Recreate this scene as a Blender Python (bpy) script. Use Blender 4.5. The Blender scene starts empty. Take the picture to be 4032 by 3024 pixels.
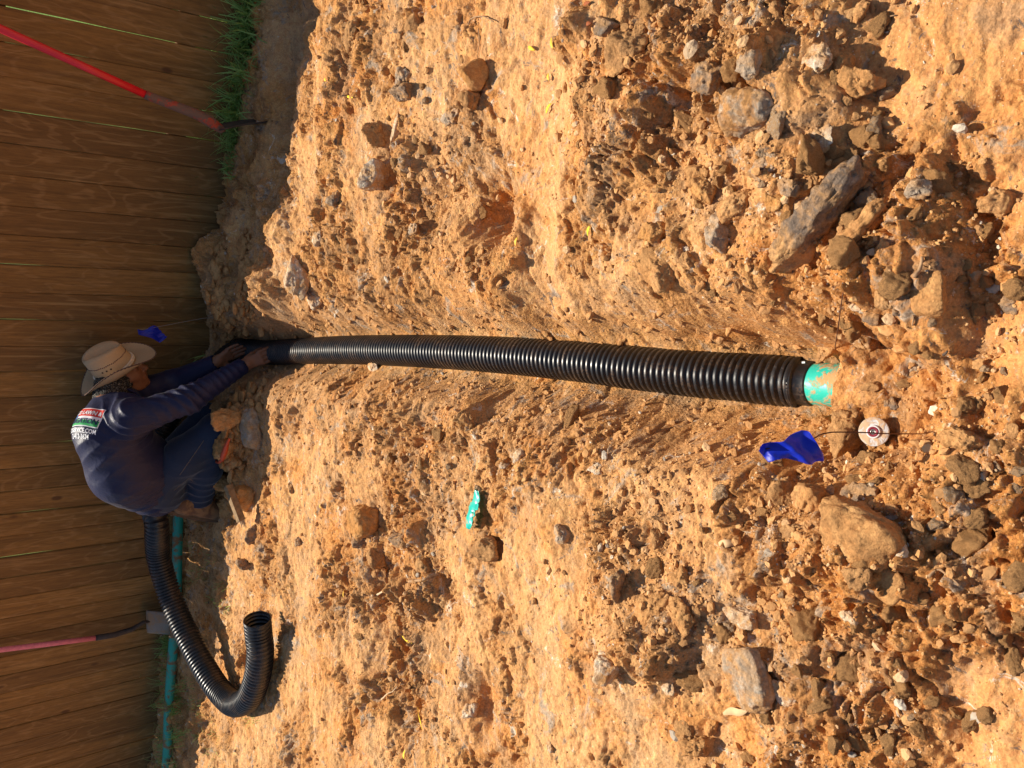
import bpy, bmesh, math, random
import numpy as np
from mathutils import Vector, Matrix
from mathutils.bvhtree import BVHTree
random.seed(7); RNG = np.random.default_rng(11)
sc = bpy.context.scene; COL = sc.collection
R = math.radians

# ------------------------------------------------------------------ camera, sky, sun
F = 3270.0; CAMZ = 1.56; FENCE_Y = 4.35
AX = np.array([.8945, -.2537, .3681]); AZ = np.array([-.0328, .7839, .6201]); AY = np.cross(AZ, AX)
cam_d = bpy.data.cameras.new('camera'); cam = bpy.data.objects.new('camera', cam_d); COL.objects.link(cam)
cam_d.sensor_width = 36; cam_d.lens = F / 4032 * 36; cam_d.clip_start = .02; cam_d.clip_end = 500
xc = Vector((AX[0], AY[0], AZ[0])); yc = Vector((AX[1], AY[1], AZ[1])); zc = Vector((AX[2], AY[2], AZ[2]))
M3 = Matrix((-yc, xc, zc)).transposed()          # the phone was held so that the sky side is at the left of the picture
cam.matrix_world = Matrix.Translation((0, 0, CAMZ)) @ M3.to_4x4()
sc.camera = cam
w = bpy.data.worlds.new('World'); sc.world = w; w.use_nodes = True
nt = w.node_tree; bg = nt.nodes['Background']; sky = nt.nodes.new('ShaderNodeTexSky'); sky.sky_type = 'NISHITA'
SUN_EL, SUN_AZ = 54.0, -24.0                      # azimuth from +Y towards +X
sky.sun_disc = False; sky.sun_elevation = R(SUN_EL); sky.sun_rotation = R(SUN_AZ)
nt.links.new(sky.outputs[0], bg.inputs[0]); bg.inputs[1].default_value = .075
sd = bpy.data.lights.new('sun', 'SUN'); sd.energy = 5.0; sd.angle = R(.53); sd.color = (1, .91, .76)
so = bpy.data.objects.new('sun', sd); COL.objects.link(so)
sv = Vector((math.sin(R(SUN_AZ)) * math.cos(R(SUN_EL)), math.cos(R(SUN_AZ)) * math.cos(R(SUN_EL)), math.sin(R(SUN_EL))))
so.rotation_euler = sv.to_track_quat('Z', 'Y').to_euler(); so.location = (0, 0, 8)
sc.view_settings.view_transform = 'Standard'; sc.view_settings.look = 'None'
sc.view_settings.exposure = 0.56; sc.view_settings.gamma = 1

# ------------------------------------------------------------------ projection helpers
def ray(px, py):
    U = 1512 - py; V = 2016 - px; d = np.array([U, V, -F])
    return np.array([AX @ d, AY @ d, AZ @ d])
def PY(px, py, Y):
    r = ray(px, py); t = Y / r[1]; return Vector((r[0] * t, Y, CAMZ + r[2] * t))
def PZ(px, py, z):
    r = ray(px, py); t = (z - CAMZ) / r[2]; return Vector((r[0] * t, r[1] * t, z))
def depth(p): return -(p - Vector((0, 0, CAMZ))).dot(zc)

# ------------------------------------------------------------------ noise (numpy)
def hsh(i, j, s):
    n = (i.astype(np.int64) * 374761393 + j.astype(np.int64) * 668265263 + s * 1274126177) & 0xffffffff
    n = ((n ^ (n >> 13)) * 1274126177) & 0xffffffff
    return ((n ^ (n >> 16)) & 0xffffff) / float(0xffffff)
def perlin(x, y, s=0):
    i = np.floor(x); j = np.floor(y); fx = x - i; fy = y - j
    i = i.astype(np.int64); j = j.astype(np.int64)
    def g(a, b, dx, dy):
        th = hsh(a, b, s) * 6.2832; return np.cos(th) * dx + np.sin(th) * dy
    u = fx * fx * fx * (fx * (fx * 6 - 15) + 10); v = fy * fy * fy * (fy * (fy * 6 - 15) + 10)
    a = g(i, j, fx, fy); b = g(i + 1, j, fx - 1, fy); c = g(i, j + 1, fx, fy - 1); d = g(i + 1, j + 1, fx - 1, fy - 1)
    return ((a + (b - a) * u) + ((c + (d - c) * u) - (a + (b - a) * u)) * v) * 1.5
def fbm(x, y, o=4, s=0, g=.5, l=2.03):
    r = 0; a = 1; t = 0
    for k in range(o):
        r = r + a * perlin(x, y, s + k * 17); t += a; a *= g; x = x * l + 3.1; y = y * l - 1.7
    return r / t
def clods(x, y, cell, s, dens=.6, flat=.8):
    """embedded irregular lumps, a bump per jittered cell; returns height in metres"""
    X = x / cell; Y = y / cell; i0 = np.floor(X).astype(np.int64); j0 = np.floor(Y).astype(np.int64)
    out = np.zeros_like(x)
    for di in (-1, 0, 1):
        for dj in (-1, 0, 1):
            i = i0 + di; j = j0 + dj
            jx = hsh(i, j, s); jy = hsh(i, j, s + 1); r = .28 + .34 * hsh(i, j, s + 2); pr = hsh(i, j, s + 3) < dens
            th = hsh(i, j, s + 4) * 6.2832; ax = .6 + .8 * hsh(i, j, s + 5)
            dx = X - (i + .2 + .6 * jx); dy = Y - (j + .2 + .6 * jy)
            c = np.cos(th); sn = np.sin(th); u = (dx * c + dy * sn) / (r * ax); v = (-dx * sn + dy * c) / (r / ax)
            # faceted: blend of an L2 and an L1 distance gives lumps with flats
            q = np.maximum(np.sqrt(u * u + v * v), (np.abs(u) + np.abs(v)) * .78)
            tilt = 1 + .5 * (u * (hsh(i, j, s + 6) - .5) + v * (hsh(i, j, s + 7) - .5))
            h = np.where(pr, np.sqrt(np.clip(1 - q * q, 0, 1)) * tilt * r * cell * flat, 0)
            out = np.maximum(out, h)
    return out
def sstep(a, b, x):
    t = np.clip((x - a) / (b - a), 0, 1); return t * t * (3 - 2 * t)

# ------------------------------------------------------------------ object helpers
def tag(o, label=None, cat=None, group=None, kind=None):
    if label: o['label'] = label
    if cat: o['category'] = cat
    if group: o['group'] = group
    if kind: o['kind'] = kind
    return o
def mesh_np(name, V, Fa, mat=None, smooth=True):
    V = np.asarray(V, dtype=np.float32).reshape(-1, 3); Fa = np.asarray(Fa, dtype=np.int32)
    me = bpy.data.meshes.new(name); me.vertices.add(len(V)); me.vertices.foreach_set('co', V.ravel())
    k = Fa.shape[1]; n = len(Fa); me.loops.add(n * k); me.loops.foreach_set('vertex_index', Fa.ravel())
    me.polygons.add(n); me.polygons.foreach_set('loop_start', np.arange(0, n * k, k, dtype=np.int32))
    me.polygons.foreach_set('use_smooth', np.full(n, smooth)); me.update(calc_edges=True)
    if mat: me.materials.append(mat)
    return me
def link(name, me, parent=None):
    o = bpy.data.objects.new(name, me); COL.objects.link(o)
    if parent: o.parent = parent
    return o
def empty(name, loc=(0, 0, 0)):
    o = bpy.data.objects.new(name, None); COL.objects.link(o); o.location = loc; o.empty_display_size = .1; return o
class MB:
    def __init__(s): s.v = []; s.f = []
    def add(s, V, Fs):
        n = len(s.v); s.v += [tuple(v) for v in V]; s.f += [tuple(i + n for i in f) for f in Fs]
    def box(s, c, size, rot=None):
        c = Vector(c); h = Vector(size) / 2; V = []
        for z in (-1, 1):
            for x, y in ((-1, -1), (1, -1), (1, 1), (-1, 1)):
                p = Vector((x * h.x, y * h.y, z * h.z)); V.append(c + (rot @ p if rot else p))
        s.add(V, [(3, 2, 1, 0), (4, 5, 6, 7), (0, 1, 5, 4), (1, 2, 6, 5), (2, 3, 7, 6), (3, 0, 4, 7)])
    def tube(s, pts, rad, n=10, cap=True):
        pts = [Vector(p) for p in pts]; rads = rad if hasattr(rad, '__len__') else [rad] * len(pts)
        V = []; nrm = None
        for i, p in enumerate(pts):
            t = (pts[min(i + 1, len(pts) - 1)] - pts[max(i - 1, 0)]).normalized()
            if nrm is None: nrm = t.orthogonal().normalized()
            nrm = (nrm - t * nrm.dot(t)).normalized(); b = t.cross(nrm)
            for k in range(n):
                a = 2 * math.pi * k / n; V.append(p + (nrm * math.cos(a) + b * math.sin(a)) * rads[i])
        Fs = []
        for i in range(len(pts) - 1):
            for k in range(n):
                k2 = (k + 1) % n; Fs.append((i * n + k, i * n + k2, (i + 1) * n + k2, (i + 1) * n + k))
        if cap:
            Fs.append(tuple(range(n - 1, -1, -1))); m = (len(pts) - 1) * n; Fs.append(tuple(range(m, m + n)))
        s.add(V, Fs)
    def build(s, name, mat, parent=None, smooth=False, bevel=0):
        me = bpy.data.meshes.new(name); me.from_pydata(s.v, [], s.f)
        if bevel:
            bm = bmesh.new(); bm.from_mesh(me)
            bmesh.ops.bevel(bm, geom=bm.edges[:], offset=bevel, segments=2, affect='EDGES', profile=.6); bm.to_mesh(me); bm.free()
        me.polygons.foreach_set('use_smooth', [smooth] * len(me.polygons)); me.update()
        if mat: me.materials.append(mat)
        o = link(name, me, parent); return o
def lathe(prof, n=40):
    V = []; Fs = []
    for r, z in prof:
        for k in range(n):
            a = 2 * math.pi * k / n; V.append((r * math.cos(a), r * math.sin(a), z))
    for i in range(len(prof) - 1):
        for k in range(n):
            k2 = (k + 1) % n; Fs.append((i * n + k, i * n + k2, (i + 1) * n + k2, (i + 1) * n + k))
    return V, Fs
def frame_to(o, x, y, z, loc):
    m = Matrix((x, y, z)).transposed().to_4x4(); m.translation = loc; o.matrix_world = m

# ------------------------------------------------------------------ materials
class NT:
    def __init__(s, name, rough=.9, spec=.2):
        s.m = bpy.data.materials.new(name); s.m.use_nodes = True; s.t = s.m.node_tree
        s.b = s.t.nodes['Principled BSDF']; s.b.inputs['Roughness'].default_value = rough
        s.b.inputs['Specular IOR Level'].default_value = spec
    def n(s, typ, **kw):
        nd = s.t.nodes.new(typ)
        for k, v in kw.items(): setattr(nd, k, v)
        return nd
    def put(s, sock, v):
        if hasattr(v, 'is_linked') or isinstance(v, bpy.types.NodeSocket): s.t.links.new(v, sock)
        else: sock.default_value = v
    def co(s, scale=(1, 1, 1), kind='Object', off=None):
        tc = s.n('ShaderNodeTexCoord'); mp = s.n('ShaderNodeMapping'); s.t.links.new(tc.outputs[kind], mp.inputs[0])
        mp.inputs['Scale'].default_value = scale
        if off is not None:
            cb = s.n('ShaderNodeCombineXYZ'); s.put(cb.inputs[0], off); s.put(cb.inputs[1], off); s.put(cb.inputs[2], off); s.t.links.new(cb.outputs[0], mp.inputs[1])
        return mp.outputs[0]
    def noise(s, co, scale, det=4, rough=.55, dist=0):
        nd = s.n('ShaderNodeTexNoise'); s.put(nd.inputs['Vector'], co); nd.inputs['Scale'].default_value = scale
        nd.inputs['Detail'].default_value = det; nd.inputs['Roughness'].default_value = rough; nd.inputs['Distortion'].default_value = dist
        return nd.outputs[0]
    def vor(s, co, scale, feat='F1', out=0):
        nd = s.n('ShaderNodeTexVoronoi', feature=feat); s.put(nd.inputs['Vector'], co); nd.inputs['Scale'].default_value = scale
        return nd.outputs[out]
    def ramp(s, v, stops, interp='LINEAR'):
        nd = s.n('ShaderNodeValToRGB'); s.put(nd.inputs[0], v); cr = nd.color_ramp; cr.interpolation = interp
        while len(cr.elements) < len(stops): cr.elements.new(.5)
        for e, (p, c) in zip(cr.elements, stops):
            e.position = p; e.color = (c if len(c) == 4 else (*c, 1)) if hasattr(c, '__len__') else (c, c, c, 1)
        return nd.outputs[0]
    def mix(s, f, a, b, mode='MIX'):
        nd = s.n('ShaderNodeMix', data_type='RGBA', blend_type=mode)
        s.put(nd.inputs[0], f)
        for i, v in ((6, a), (7, b)):
            if isinstance(v, tuple): v = (*v, 1) if len(v) == 3 else v
            s.put(nd.inputs[i], v)
        return nd.outputs[2]
    def math(s, op, a, b=0.0, c=None):
        nd = s.n('ShaderNodeMath', operation=op); s.put(nd.inputs[0], a); s.put(nd.inputs[1], b)
        if c is not None: s.put(nd.inputs[2], c)
        return nd.outputs[0]
    def attr(s, name):
        nd = s.n('ShaderNodeAttribute', attribute_name=name); return nd.outputs['Fac']
    def rnd(s): return s.n('ShaderNodeObjectInfo').outputs['Random']
    def bump(s, h, strength=.5, dist=.01, prev=None):
        nd = s.n('ShaderNodeBump'); nd.inputs['Strength'].default_value = strength; nd.inputs['Distance'].default_value = dist
        s.put(nd.inputs['Height'], h)
        if prev is not None: s.t.links.new(prev, nd.inputs['Normal'])
        return nd.outputs[0]
    def out(s, col, bump=None, rough=None):
        s.put(s.b.inputs['Base Color'], (*col, 1) if isinstance(col, tuple) else col)
        if bump is not None: s.t.links.new(bump, s.b.inputs['Normal'])
        if rough is not None: s.put(s.b.inputs['Roughness'], rough)
        return s.m

ORANGE = (.60, .285, .092); PALE = (.66, .37, .165); BROWN = (.38, .20, .085); RUST = (.62, .245, .06); GREY = (.40, .32, .24); WHITE = (.72, .60, .46)
def soil_mat():
    N = NT('clay_soil', .95, .12); c = N.co()
    n1 = N.noise(c, 1.7, 5, .6, .4); n2 = N.noise(c, 6.5, 5, .62, .6); n3 = N.noise(c, 38, 5, .65); n4 = N.noise(c, 170, 3, .6)
    sm = N.attr('packed'); dk = N.attr('crumbly')
    base = N.ramp(n2, [(.24, BROWN), (.40, (.50, .24, .085)), (.55, ORANGE), (.72, (.64, .35, .15))])
    base = N.mix(N.math('MULTIPLY', sm, N.ramp(n1, [(.35, .1), (.65, .95)])), base, PALE)
    base = N.mix(N.math('MULTIPLY', dk, .3), base, BROWN)
    base = N.mix(N.ramp(N.noise(c, 3.1, 4, .6, .8), [(.52, 0), (.66, .7)]), base, RUST)
    base = N.mix(N.math('MULTIPLY', N.attr('reddish'), .45), base, RUST)
    base = N.mix(N.ramp(N.noise(c, 4.2, 6, .72, 1.0), [(.50, 0), (.66, .62)]), base, (.37, .235, .135))
    base = N.mix(N.ramp(N.noise(N.co((1, 1, 1), off=3.7), 5.0, 6, .75, 1.4), [(.57, 0), (.68, .45)]), base, (.68, .46, .27))
    gr = N.ramp(N.noise(c, 8.5, 5, .7, 1.2), [(.57, 0), (.66, .8)])
    base = N.mix(gr, base, GREY)
    base = N.mix(N.ramp(N.noise(c, 11, 6, .78, 1.6), [(.60, 0), (.64, .85)]), base, (.15, .12, .10))
    wh = N.ramp(N.noise(c, 14, 6, .78, .8), [(.61, 0), (.66, .85)])
    base = N.mix(wh, base, WHITE)
    base = N.mix(N.attr('trench_brown'), base, (.38, .21, .10))  # soil turned browner close to the trench, increasing towards the fence
    base = N.mix(.55, base, N.ramp(n3, [(.3, .32), (.5, .5), (.7, .72)]), 'OVERLAY')
    base = N.mix(.5, base, N.ramp(n4, [(.28, .25), (.5, .5), (.72, .78)]), 'OVERLAY')
    sp = N.vor(c, 150, 'F1'); spk = N.ramp(sp, [(.0, 1), (.13, 1), (.17, 0)])
    base = N.mix(N.math('MULTIPLY', spk, N.ramp(N.noise(c, 60, 2), [(.52, 0), (.6, .75)])), base, (.80, .66, .48))
    h = N.math('ADD', N.math('MULTIPLY', N.noise(c, 90, 5, .7), .9), N.math('MULTIPLY', N.vor(c, 140, 'SMOOTH_F1'), -.5))
    b = N.bump(N.math('MULTIPLY', h, N.math('SUBTRACT', 1.15, N.math('MULTIPLY', sm, .6))), 1.0, .0085)
    b = N.bump(N.noise(c, 420, 3, .7), .8, .0022, b)
    return N.out(base, b)
def clod_mat(name, kind):
    N = NT(name, .95, .12); r = N.math('MULTIPLY', N.rnd(), 7.0); c = N.co(off=r)
    n2 = N.noise(c, 9, 5, .65, .5); n3 = N.noise(c, 55, 5, .65)
    base = N.ramp(n2, [(.3, (.33, .165, .065)), (.5, (.52, .25, .09)), (.7, (.62, .35, .16))])
    if kind == 'pale':
        base = N.mix(N.ramp(N.noise(c, 12, 5, .7, .8), [(.38, 0), (.55, .9)]), base, (.66, .50, .34)); base = N.mix(N.ramp(N.noise(c, 22, 5, .7), [(.5, 0), (.6, .7)]), base, (.72, .66, .54))
    if kind == 'grey':
        base = N.mix(N.ramp(N.noise(c, 9, 5, .7, .8), [(.36, 0), (.5, .9)]), base, (.38, .32, .25)); base = N.mix(N.ramp(N.noise(c, 20, 5, .7), [(.55, 0), (.66, .8)]), base, (.66, .57, .45))
    if kind == 'dark':
        base = N.mix(N.ramp(N.noise(c, 7, 5, .7, .8), [(.36, 0), (.52, .88)]), base, (.17, .14, .115)); base = N.mix(N.ramp(N.noise(c, 18, 5, .7), [(.56, 0), (.66, .7)]), base, (.45, .38, .30))
    if kind == 'brown':
        base = N.mix(.55, base, (.27, .15, .07))
    if kind == 'rust':
        base = N.mix(.5, base, (.58, .25, .06))
    base = N.mix(N.ramp(N.noise(N.co(), 7, 5, .7, 1), [(.42, 0), (.58, .85)]), base, (.60, .32, .125))
    base = N.mix(.5, base, N.ramp(n3, [(.3, .3), (.5, .5), (.7, .74)]), 'OVERLAY')
    base = N.mix(.4, base, N.ramp(N.noise(c, 190, 3), [(.3, .25), (.7, .75)]), 'OVERLAY')
    b = N.bump(N.noise(c, 85, 6, .72), .9, .009); b = N.bump(N.noise(c, 380, 3, .7), .7, .002, b)
    return N.out(base, b)
def wood_mat():
    N = NT('weathered_stained_cedar', .72, .3); r = N.math('MULTIPLY', N.rnd(), 40.0)
    c = N.co((1, 1, .11), off=r); cw = N.co((1, 1, .30), off=r)
    d = N.noise(cw, 5, 3, .5, .3)
    rings = N.math('SINE', N.math('MULTIPLY', N.math('ADD', d, N.math('MULTIPLY', N.noise(cw, 2.0, 1), .6)), 62.0))
    f = N.noise(c, 120, 4, .7)
    base = N.ramp(N.noise(c, 6, 4, .6), [(.3, (.165, .090, .024)), (.55, (.28, .145, .038)), (.75, (.38, .21, .062))])
    base = N.mix(N.ramp(N.rnd(), [(0, .0), (1, .75)]), base, (.12, .062, .02))
    base = N.mix(N.math('MULTIPLY', N.ramp(rings, [(.6, 0), (1.0, 1)]), .30), base, (.40, .24, .10))
    base = N.mix(N.ramp(f, [(.42, 0), (.72, .6)]), base, (.09, .045, .014))
    lg = N.noise(N.co((1, 1, .03), off=r), 45, 4, .7); base = N.mix(N.ramp(lg, [(.5, 0), (.7, .6)]), base, (.085, .042, .013)); base = N.mix(N.ramp(lg, [(.3, .45), (.42, 0)]), base, (.42, .27, .11))
    kn = N.vor(N.co((1, 1, .55), off=r), 4.2); base = N.mix(N.ramp(kn, [(.0, .85), (.045, .8), (.08, 0)]), base, (.07, .03, .012))
    stain = N.ramp(N.noise(N.co((1, 1, .5), 'Object'), 2.5, 4), [(.5, 0), (.75, .35)]); base = N.mix(stain, base, (.13, .08, .035))
    b = N.bump(f, .35, .003); b = N.bump(rings, .12, .002, b)
    return N.out(base, b)
def simple(name, col, rough=.6, spec=.4, var=.25, scale=20, bump=.2, metal=0, bscale=80):
    N = NT(name, rough, spec); c = N.co(); n = N.noise(c, scale, 5, .6)
    dk = tuple(v * (1 - var) for v in col); lt = tuple(min(1, v * (1 + var)) for v in col)
    N.b.inputs['Metallic'].default_value = metal
    return N.out(N.ramp(n, [(.3, dk), (.7, lt)]), N.bump(N.noise(c, bscale, 4), bump, .002) if bump else None)
def muddy(name, col, mud=(.50, .27, .11), amt=.5, rough=.45, scale=14, spec=.5, stretch=(1, 1, 1), metal=0):
    N = NT(name, rough, spec); c = N.co(stretch); N.b.inputs['Metallic'].default_value = metal
    n = N.noise(c, scale, 6, .65, .5); f = N.ramp(n, [(.5 + .22 * (.5 - amt) * 2 - .05, 0), (.5 + .22 * (.5 - amt) * 2 + .04, 1)])
    base = N.mix(N.noise(c, 60, 3), col, tuple(v * .8 for v in col)); base = N.mix(f, base, mud)
    return N.out(base, N.bump(N.math('MULTIPLY', f, N.noise(c, 120, 4)), .6, .003), N.math('MULTIPLY_ADD', f, .45, rough))
M = {}
M['soil'] = soil_mat()
for k in ('clay', 'pale', 'grey', 'dark', 'brown', 'rust'): M[k] = clod_mat(k + '_clod', k)
M['wood'] = wood_mat()
M['lawn'] = simple('lawn', (.10, .16, .03), .9, .1, .5, 30, .5)

# ------------------------------------------------------------------ the trench line and the pipe centre line
TRENCH = [(3560, 1530, -.27), (3400, 1522, -.275), (3230, 1512, -.275), (2950, 1489, -.262), (2600, 1460, -.24), (2300, 1426, -.225), (2016, 1401, -.21), (1700, 1384, -.195), (1400, 1378, -.185), (1200, 1382, -.175), (1080, 1388, -.165), (1000, 1385, -.15), (935, 1380, -.13)]
trench_pts = [PZ(*p) for p in TRENCH]
def catmull(P, step=.01):
    P = [Vector(p) for p in P]; out = []
    Q = [P[0] * 2 - P[1]] + P + [P[-1] * 2 - P[-2]]
    for i in range(1, len(Q) - 2):
        n = max(2, int((Q[i + 1] - Q[i]).length / step))
        for k in range(n):
            t = k / n; a, b, c, d = Q[i - 1], Q[i], Q[i + 1], Q[i + 2]
            out.append(.5 * ((2 * b) + (c - a) * t + (2 * a - 5 * b + 4 * c - d) * t * t + (3 * b - a - 3 * c + d) * t ** 3))
    out.append(P[-1]); return out
def resample(P, step):
    P = np.array([list(p) for p in P]); s = np.r_[0, np.cumsum(np.linalg.norm(np.diff(P, axis=0), axis=1))]
    n = int(s[-1] / step) + 1; q = np.linspace(0, s[-1], n)
    return np.stack([np.interp(q, s, P[:, k]) for k in range(3)], 1), q
tr_path, _ = resample(catmull(trench_pts), .04)

# ------------------------------------------------------------------ the ground
def axis(segs):
    out = []
    for a, b, d0, d1 in segs:
        n = int(abs(b - a) / ((d0 + d1) / 2)) + 1; t = np.linspace(0, 1, n, endpoint=False)
        # spacing blends d0 -> d1
        u = t * (d0 + (d1 - d0) * t / 2) / ((d0 + d1) / 2); out.append(a + (b - a) * u)
    return np.concatenate(out + [[segs[-1][1]]])
gx = np.r_[-60, -35, -20, -12, -8, -6.6, axis([(-5.6, -2.2, .009, .0045), (-2.2, .55, .0036, .0036), (.55, 1.5, .0045, .012), (1.5, 2.2, .03, .09)]), 3.0, 4, 8, 16, 30, 60]
gy = np.r_[-60, -30, -15, -8, -4, -2, -1, axis([(-.4, .15, .08, .01), (.15, 2.0, .0032, .0038), (2.0, 4.5, .0042, .0062), (4.5, 5.2, .02, .05)]), 6, 8, 12, 20, 40, 80]
GX, GY = np.meshgrid(gx, gy)
def dist_path(X, Y, P):
    """distance to the trench line and its height there; coarse far away"""
    best = np.full(X.shape, 1e9); zz = np.zeros(X.shape); sgn = np.zeros(X.shape); tt = np.zeros(X.shape)
    for k in range(len(P) - 1):
        a = P[k]; b = P[k + 1]; ab = b[:2] - a[:2]; L = ab @ ab
        t = np.clip(((X - a[0]) * ab[0] + (Y - a[1]) * ab[1]) / L, 0, 1)
        dx = X - a[0] - ab[0] * t; dy = Y - a[1] - ab[1] * t; d = dx * dx + dy * dy
        m = d < best; best = np.where(m, d, best); zz = np.where(m, a[2] + (b[2] - a[2]) * t, zz)
        sgn = np.where(m, np.sign(ab[0] * dy - ab[1] * dx), sgn); tt = np.where(m, k + t, tt)
    return np.sqrt(best), zz, sgn, tt / (len(P) - 1)
cx = np.linspace(-6, 1.6, 500); cy = np.linspace(-.4, 5.2, 380); CXX, CYY = np.meshgrid(cx, cy)
dcs = dist_path(CXX, CYY, tr_path)
def lerp_grid(G, X, Y):
    fx = np.clip((X - cx[0]) / (cx[1] - cx[0]), 0, len(cx) - 1.001); fy = np.clip((Y - cy[0]) / (cy[1] - cy[0]), 0, len(cy) - 1.001)
    i = fx.astype(int); j = fy.astype(int); u = fx - i; v = fy - j
    return (G[j, i] * (1 - u) + G[j, i + 1] * u) * (1 - v) + (G[j + 1, i] * (1 - u) + G[j + 1, i + 1] * u) * v
# hand placed relief: (px, py, radius along picture x, along picture y in metres, height)
DOWN = np.array([.469, -.883]); LEFT = np.array([-.883, -.469])
BL = [(2080, 1130, .10, .16, -.03), (1750, 760, .16, .12, -.05), (1900, 800, .10, .12, -.06), (1890, 850, .085, .09, -.085), (1540, 640, .06, .10, -.045),
      (2500, 250, .22, .28, .06), (2650, 200, .25, .2, .05), (2420, 110, .12, .1, .05), (3000, 430, .22, .2, .05), (3200, 150, .16, .14, .05), (3280, 330, .14, .22, .06),
      (3480, 360, .07, .18, -.05), (3700, 400, .25, .3, -.015), (3900, 150, .2, .3, .02), (2950, 900, .25, .25, .04), (3250, 850, .25, .22, .05),
      (3560, 900, .14, .25, .03), (3700, 1150, .09, .20, .06), (3880, 1050, .05, .22, -.06), (3860, 1400, .05, .16, -.05), (3650, 1600, .16, .18, .05), (3720, 1800, .07, .10, -.03),
      (3400, 1500, .09, .10, .075), (3330, 1395, .07, .05, .07), (3440, 1700, .06, .06, -.035), (3520, 1700, .05, .06, -.05), (3200, 1790, .08, .09, -.03), (3050, 1720, .10, .10, -.02),
      (3400, 2080, .22, .22, .05), (3550, 1900, .12, .14, .03), (3180, 2450, .10, .12, -.035), (3280, 2250, .13, .14, .03), (3150, 2600, .3, .3, .02), (3700, 2250, .2, .3, .03),
      (3750, 2830, .04, .30, -.05), (3920, 2820, .2, .3, -.02), (2900, 2950, .10, .10, -.04), (2600, 2450, .25, .22, .045), (2500, 2350, .12, .1, .02), (2450, 2700, .15, .15, .01),
      (2200, 2200, .35, .22, .015), (2130, 1870, .16, .14, .025), (2200, 1960, .10, .16, .03), (1900, 1750, .2, .16, -.01), (2400, 1800, .2, .16, .015), (2650, 1780, .15, .12, .02), (1500, 2150, .10, .16, -.05), (1560, 2100, .16, .2, .02), (1490, 2450, .05, .3, -.035),
      (1560, 2650, .05, .25, -.04), (1610, 2850, .05, .2, -.035), (1430, 2560, .07, .3, .02), (1850, 2450, .2, .3, .01), (1750, 2350, .07, .12, -.03), (1880, 2780, .05, .12, -.05), (1980, 2930, .08, .12, -.03),
      (1120, 1950, .12, .3, .02), (950, 1900, .10, .14, .06), (930, 1760, .10, .10, .06), (960, 1670, .08, .10, .07), (1100, 1600, .10, .12, .03), (1250, 1560, .15, .10, .02),
      (1280, 960, .16, .12, .03), (1120, 930, .12, .12, .05), (1060, 1140, .12, .16, .06), (890, 1160, .12, .10, .10), (860, 1010, .10, .14, .08), (880, 1290, .12, .07, .11), (960, 1250, .14, .10, .08), (930, 900, .08, .12, .04), (1000, 1000, .16, .16, .03),
      (1300, 500, .10, .20, .04), (1330, 200, .10, .25, .035), (1090, 480, .10, .3, -.07), (1090, 150, .13, .3, -.10), (1180, 30, .12, .2, -.05), (880, 700, .1, .2, .01), (930, 1560, .08, .10, .03), (860, 1620, .06, .06, .04),
      (1500, 500, .25, .3, .02), (1350, 700, .2, .2, .015), (1700, 150, .2, .16, .025), (2150, 250, .14, .35, -.015), (2110, 950, .09, .30, -.02), (720, 2150, .05, .3, -.03), (760, 2700, .05, .3, -.03), (700, 2850, .06, .3, .02),
      (2350, 780, .12, .12, .03), (2550, 650, .2, .2, .03), (2420, 620, .06, .16, .0), (2300, 850, .06, .08, -.04), (2500, 1020, .15, .14, .04), (2800, 1100, .2, .14, .03), (3050, 1050, .16, .14, .03)]
# packed, paler ground
SM = [(2150, 60, .28, .35, 1), (2080, 330, .10, .22, .8), (2120, 620, .10, .2, .7), (2110, 950, .08, .34, 1), (1700, 300, .15, .2, .4), (1480, 480, .10, .22, .5), (1150, 1780, .16, .15, .9), (1230, 1980, .14, .22, 1), (1200, 2250, .16, .25, 1), (1180, 2600, .2, .3, 1),
      (1000, 2900, .25, .3, 1), (1300, 2900, .2, .25, .9), (1850, 2320, .10, .25, .8), (1760, 2650, .10, .25, .7), (2250, 2100, .14, .16, .8), (2200, 2650, .16, .35, .9), (2450, 2850, .3, .2, .8), (1900, 2650, .1, .25, .7), (2300, 1900, .08, .08, .7), (3600, 1620, .09, .16, .7), (3660, 1150, .06, .14, .9), (3750, 420, .16, .14, .6),
      (3900, 150, .14, .14, .6), (3950, 650, .08, .1, .6), (3920, 2760, .10, .16, .8), (3980, 2900, .12, .16, .8), (3980, 1300, .05, .08, .6), (2000, 2200, .1, .2, .8), (2700, 1750, .1, .15, .6), (3420, 2620, .06, .08, .9), (1270, 650, .1, .15, .4), (850, 2450, .12, .5, .8), (2900, 2200, .08, .15, .6), (1080, 350, .13, .35, .9), (1000, 2000, .1, .2, .6)]
CR = [(1750, 850, .3, .25, .8), (2600, 250, .35, .3, .9), (2900, 120, .25, .2, .9), (3150, 900, .25, .3, .8), (3500, 950, .25, .25, 1), (3250, 1950, .3, .25, .9), (3450, 1850, .25, .3, .9), (1600, 1800, .3, .3, .7), (1900, 1700, .3, .2, .7), (1650, 2150, .2, .3, .9), (1600, 2550, .15, .4, .7), (2500, 1800, .2, .2, .7),
      (3300, 2700, .3, .3, .9), (3650, 2600, .25, .25, .9), (3550, 2300, .2, .2, .8), (2600, 2400, .3, .25, .8), (1400, 1150, .3, .2, .5), (900, 1150, .25, .4, .9), (3800, 1450, .15, .3, .8), (2350, 500, .2, .2, .6), (1650, 600, .25, .25, .6), (3850, 2300, .2, .3, .8)]
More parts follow.
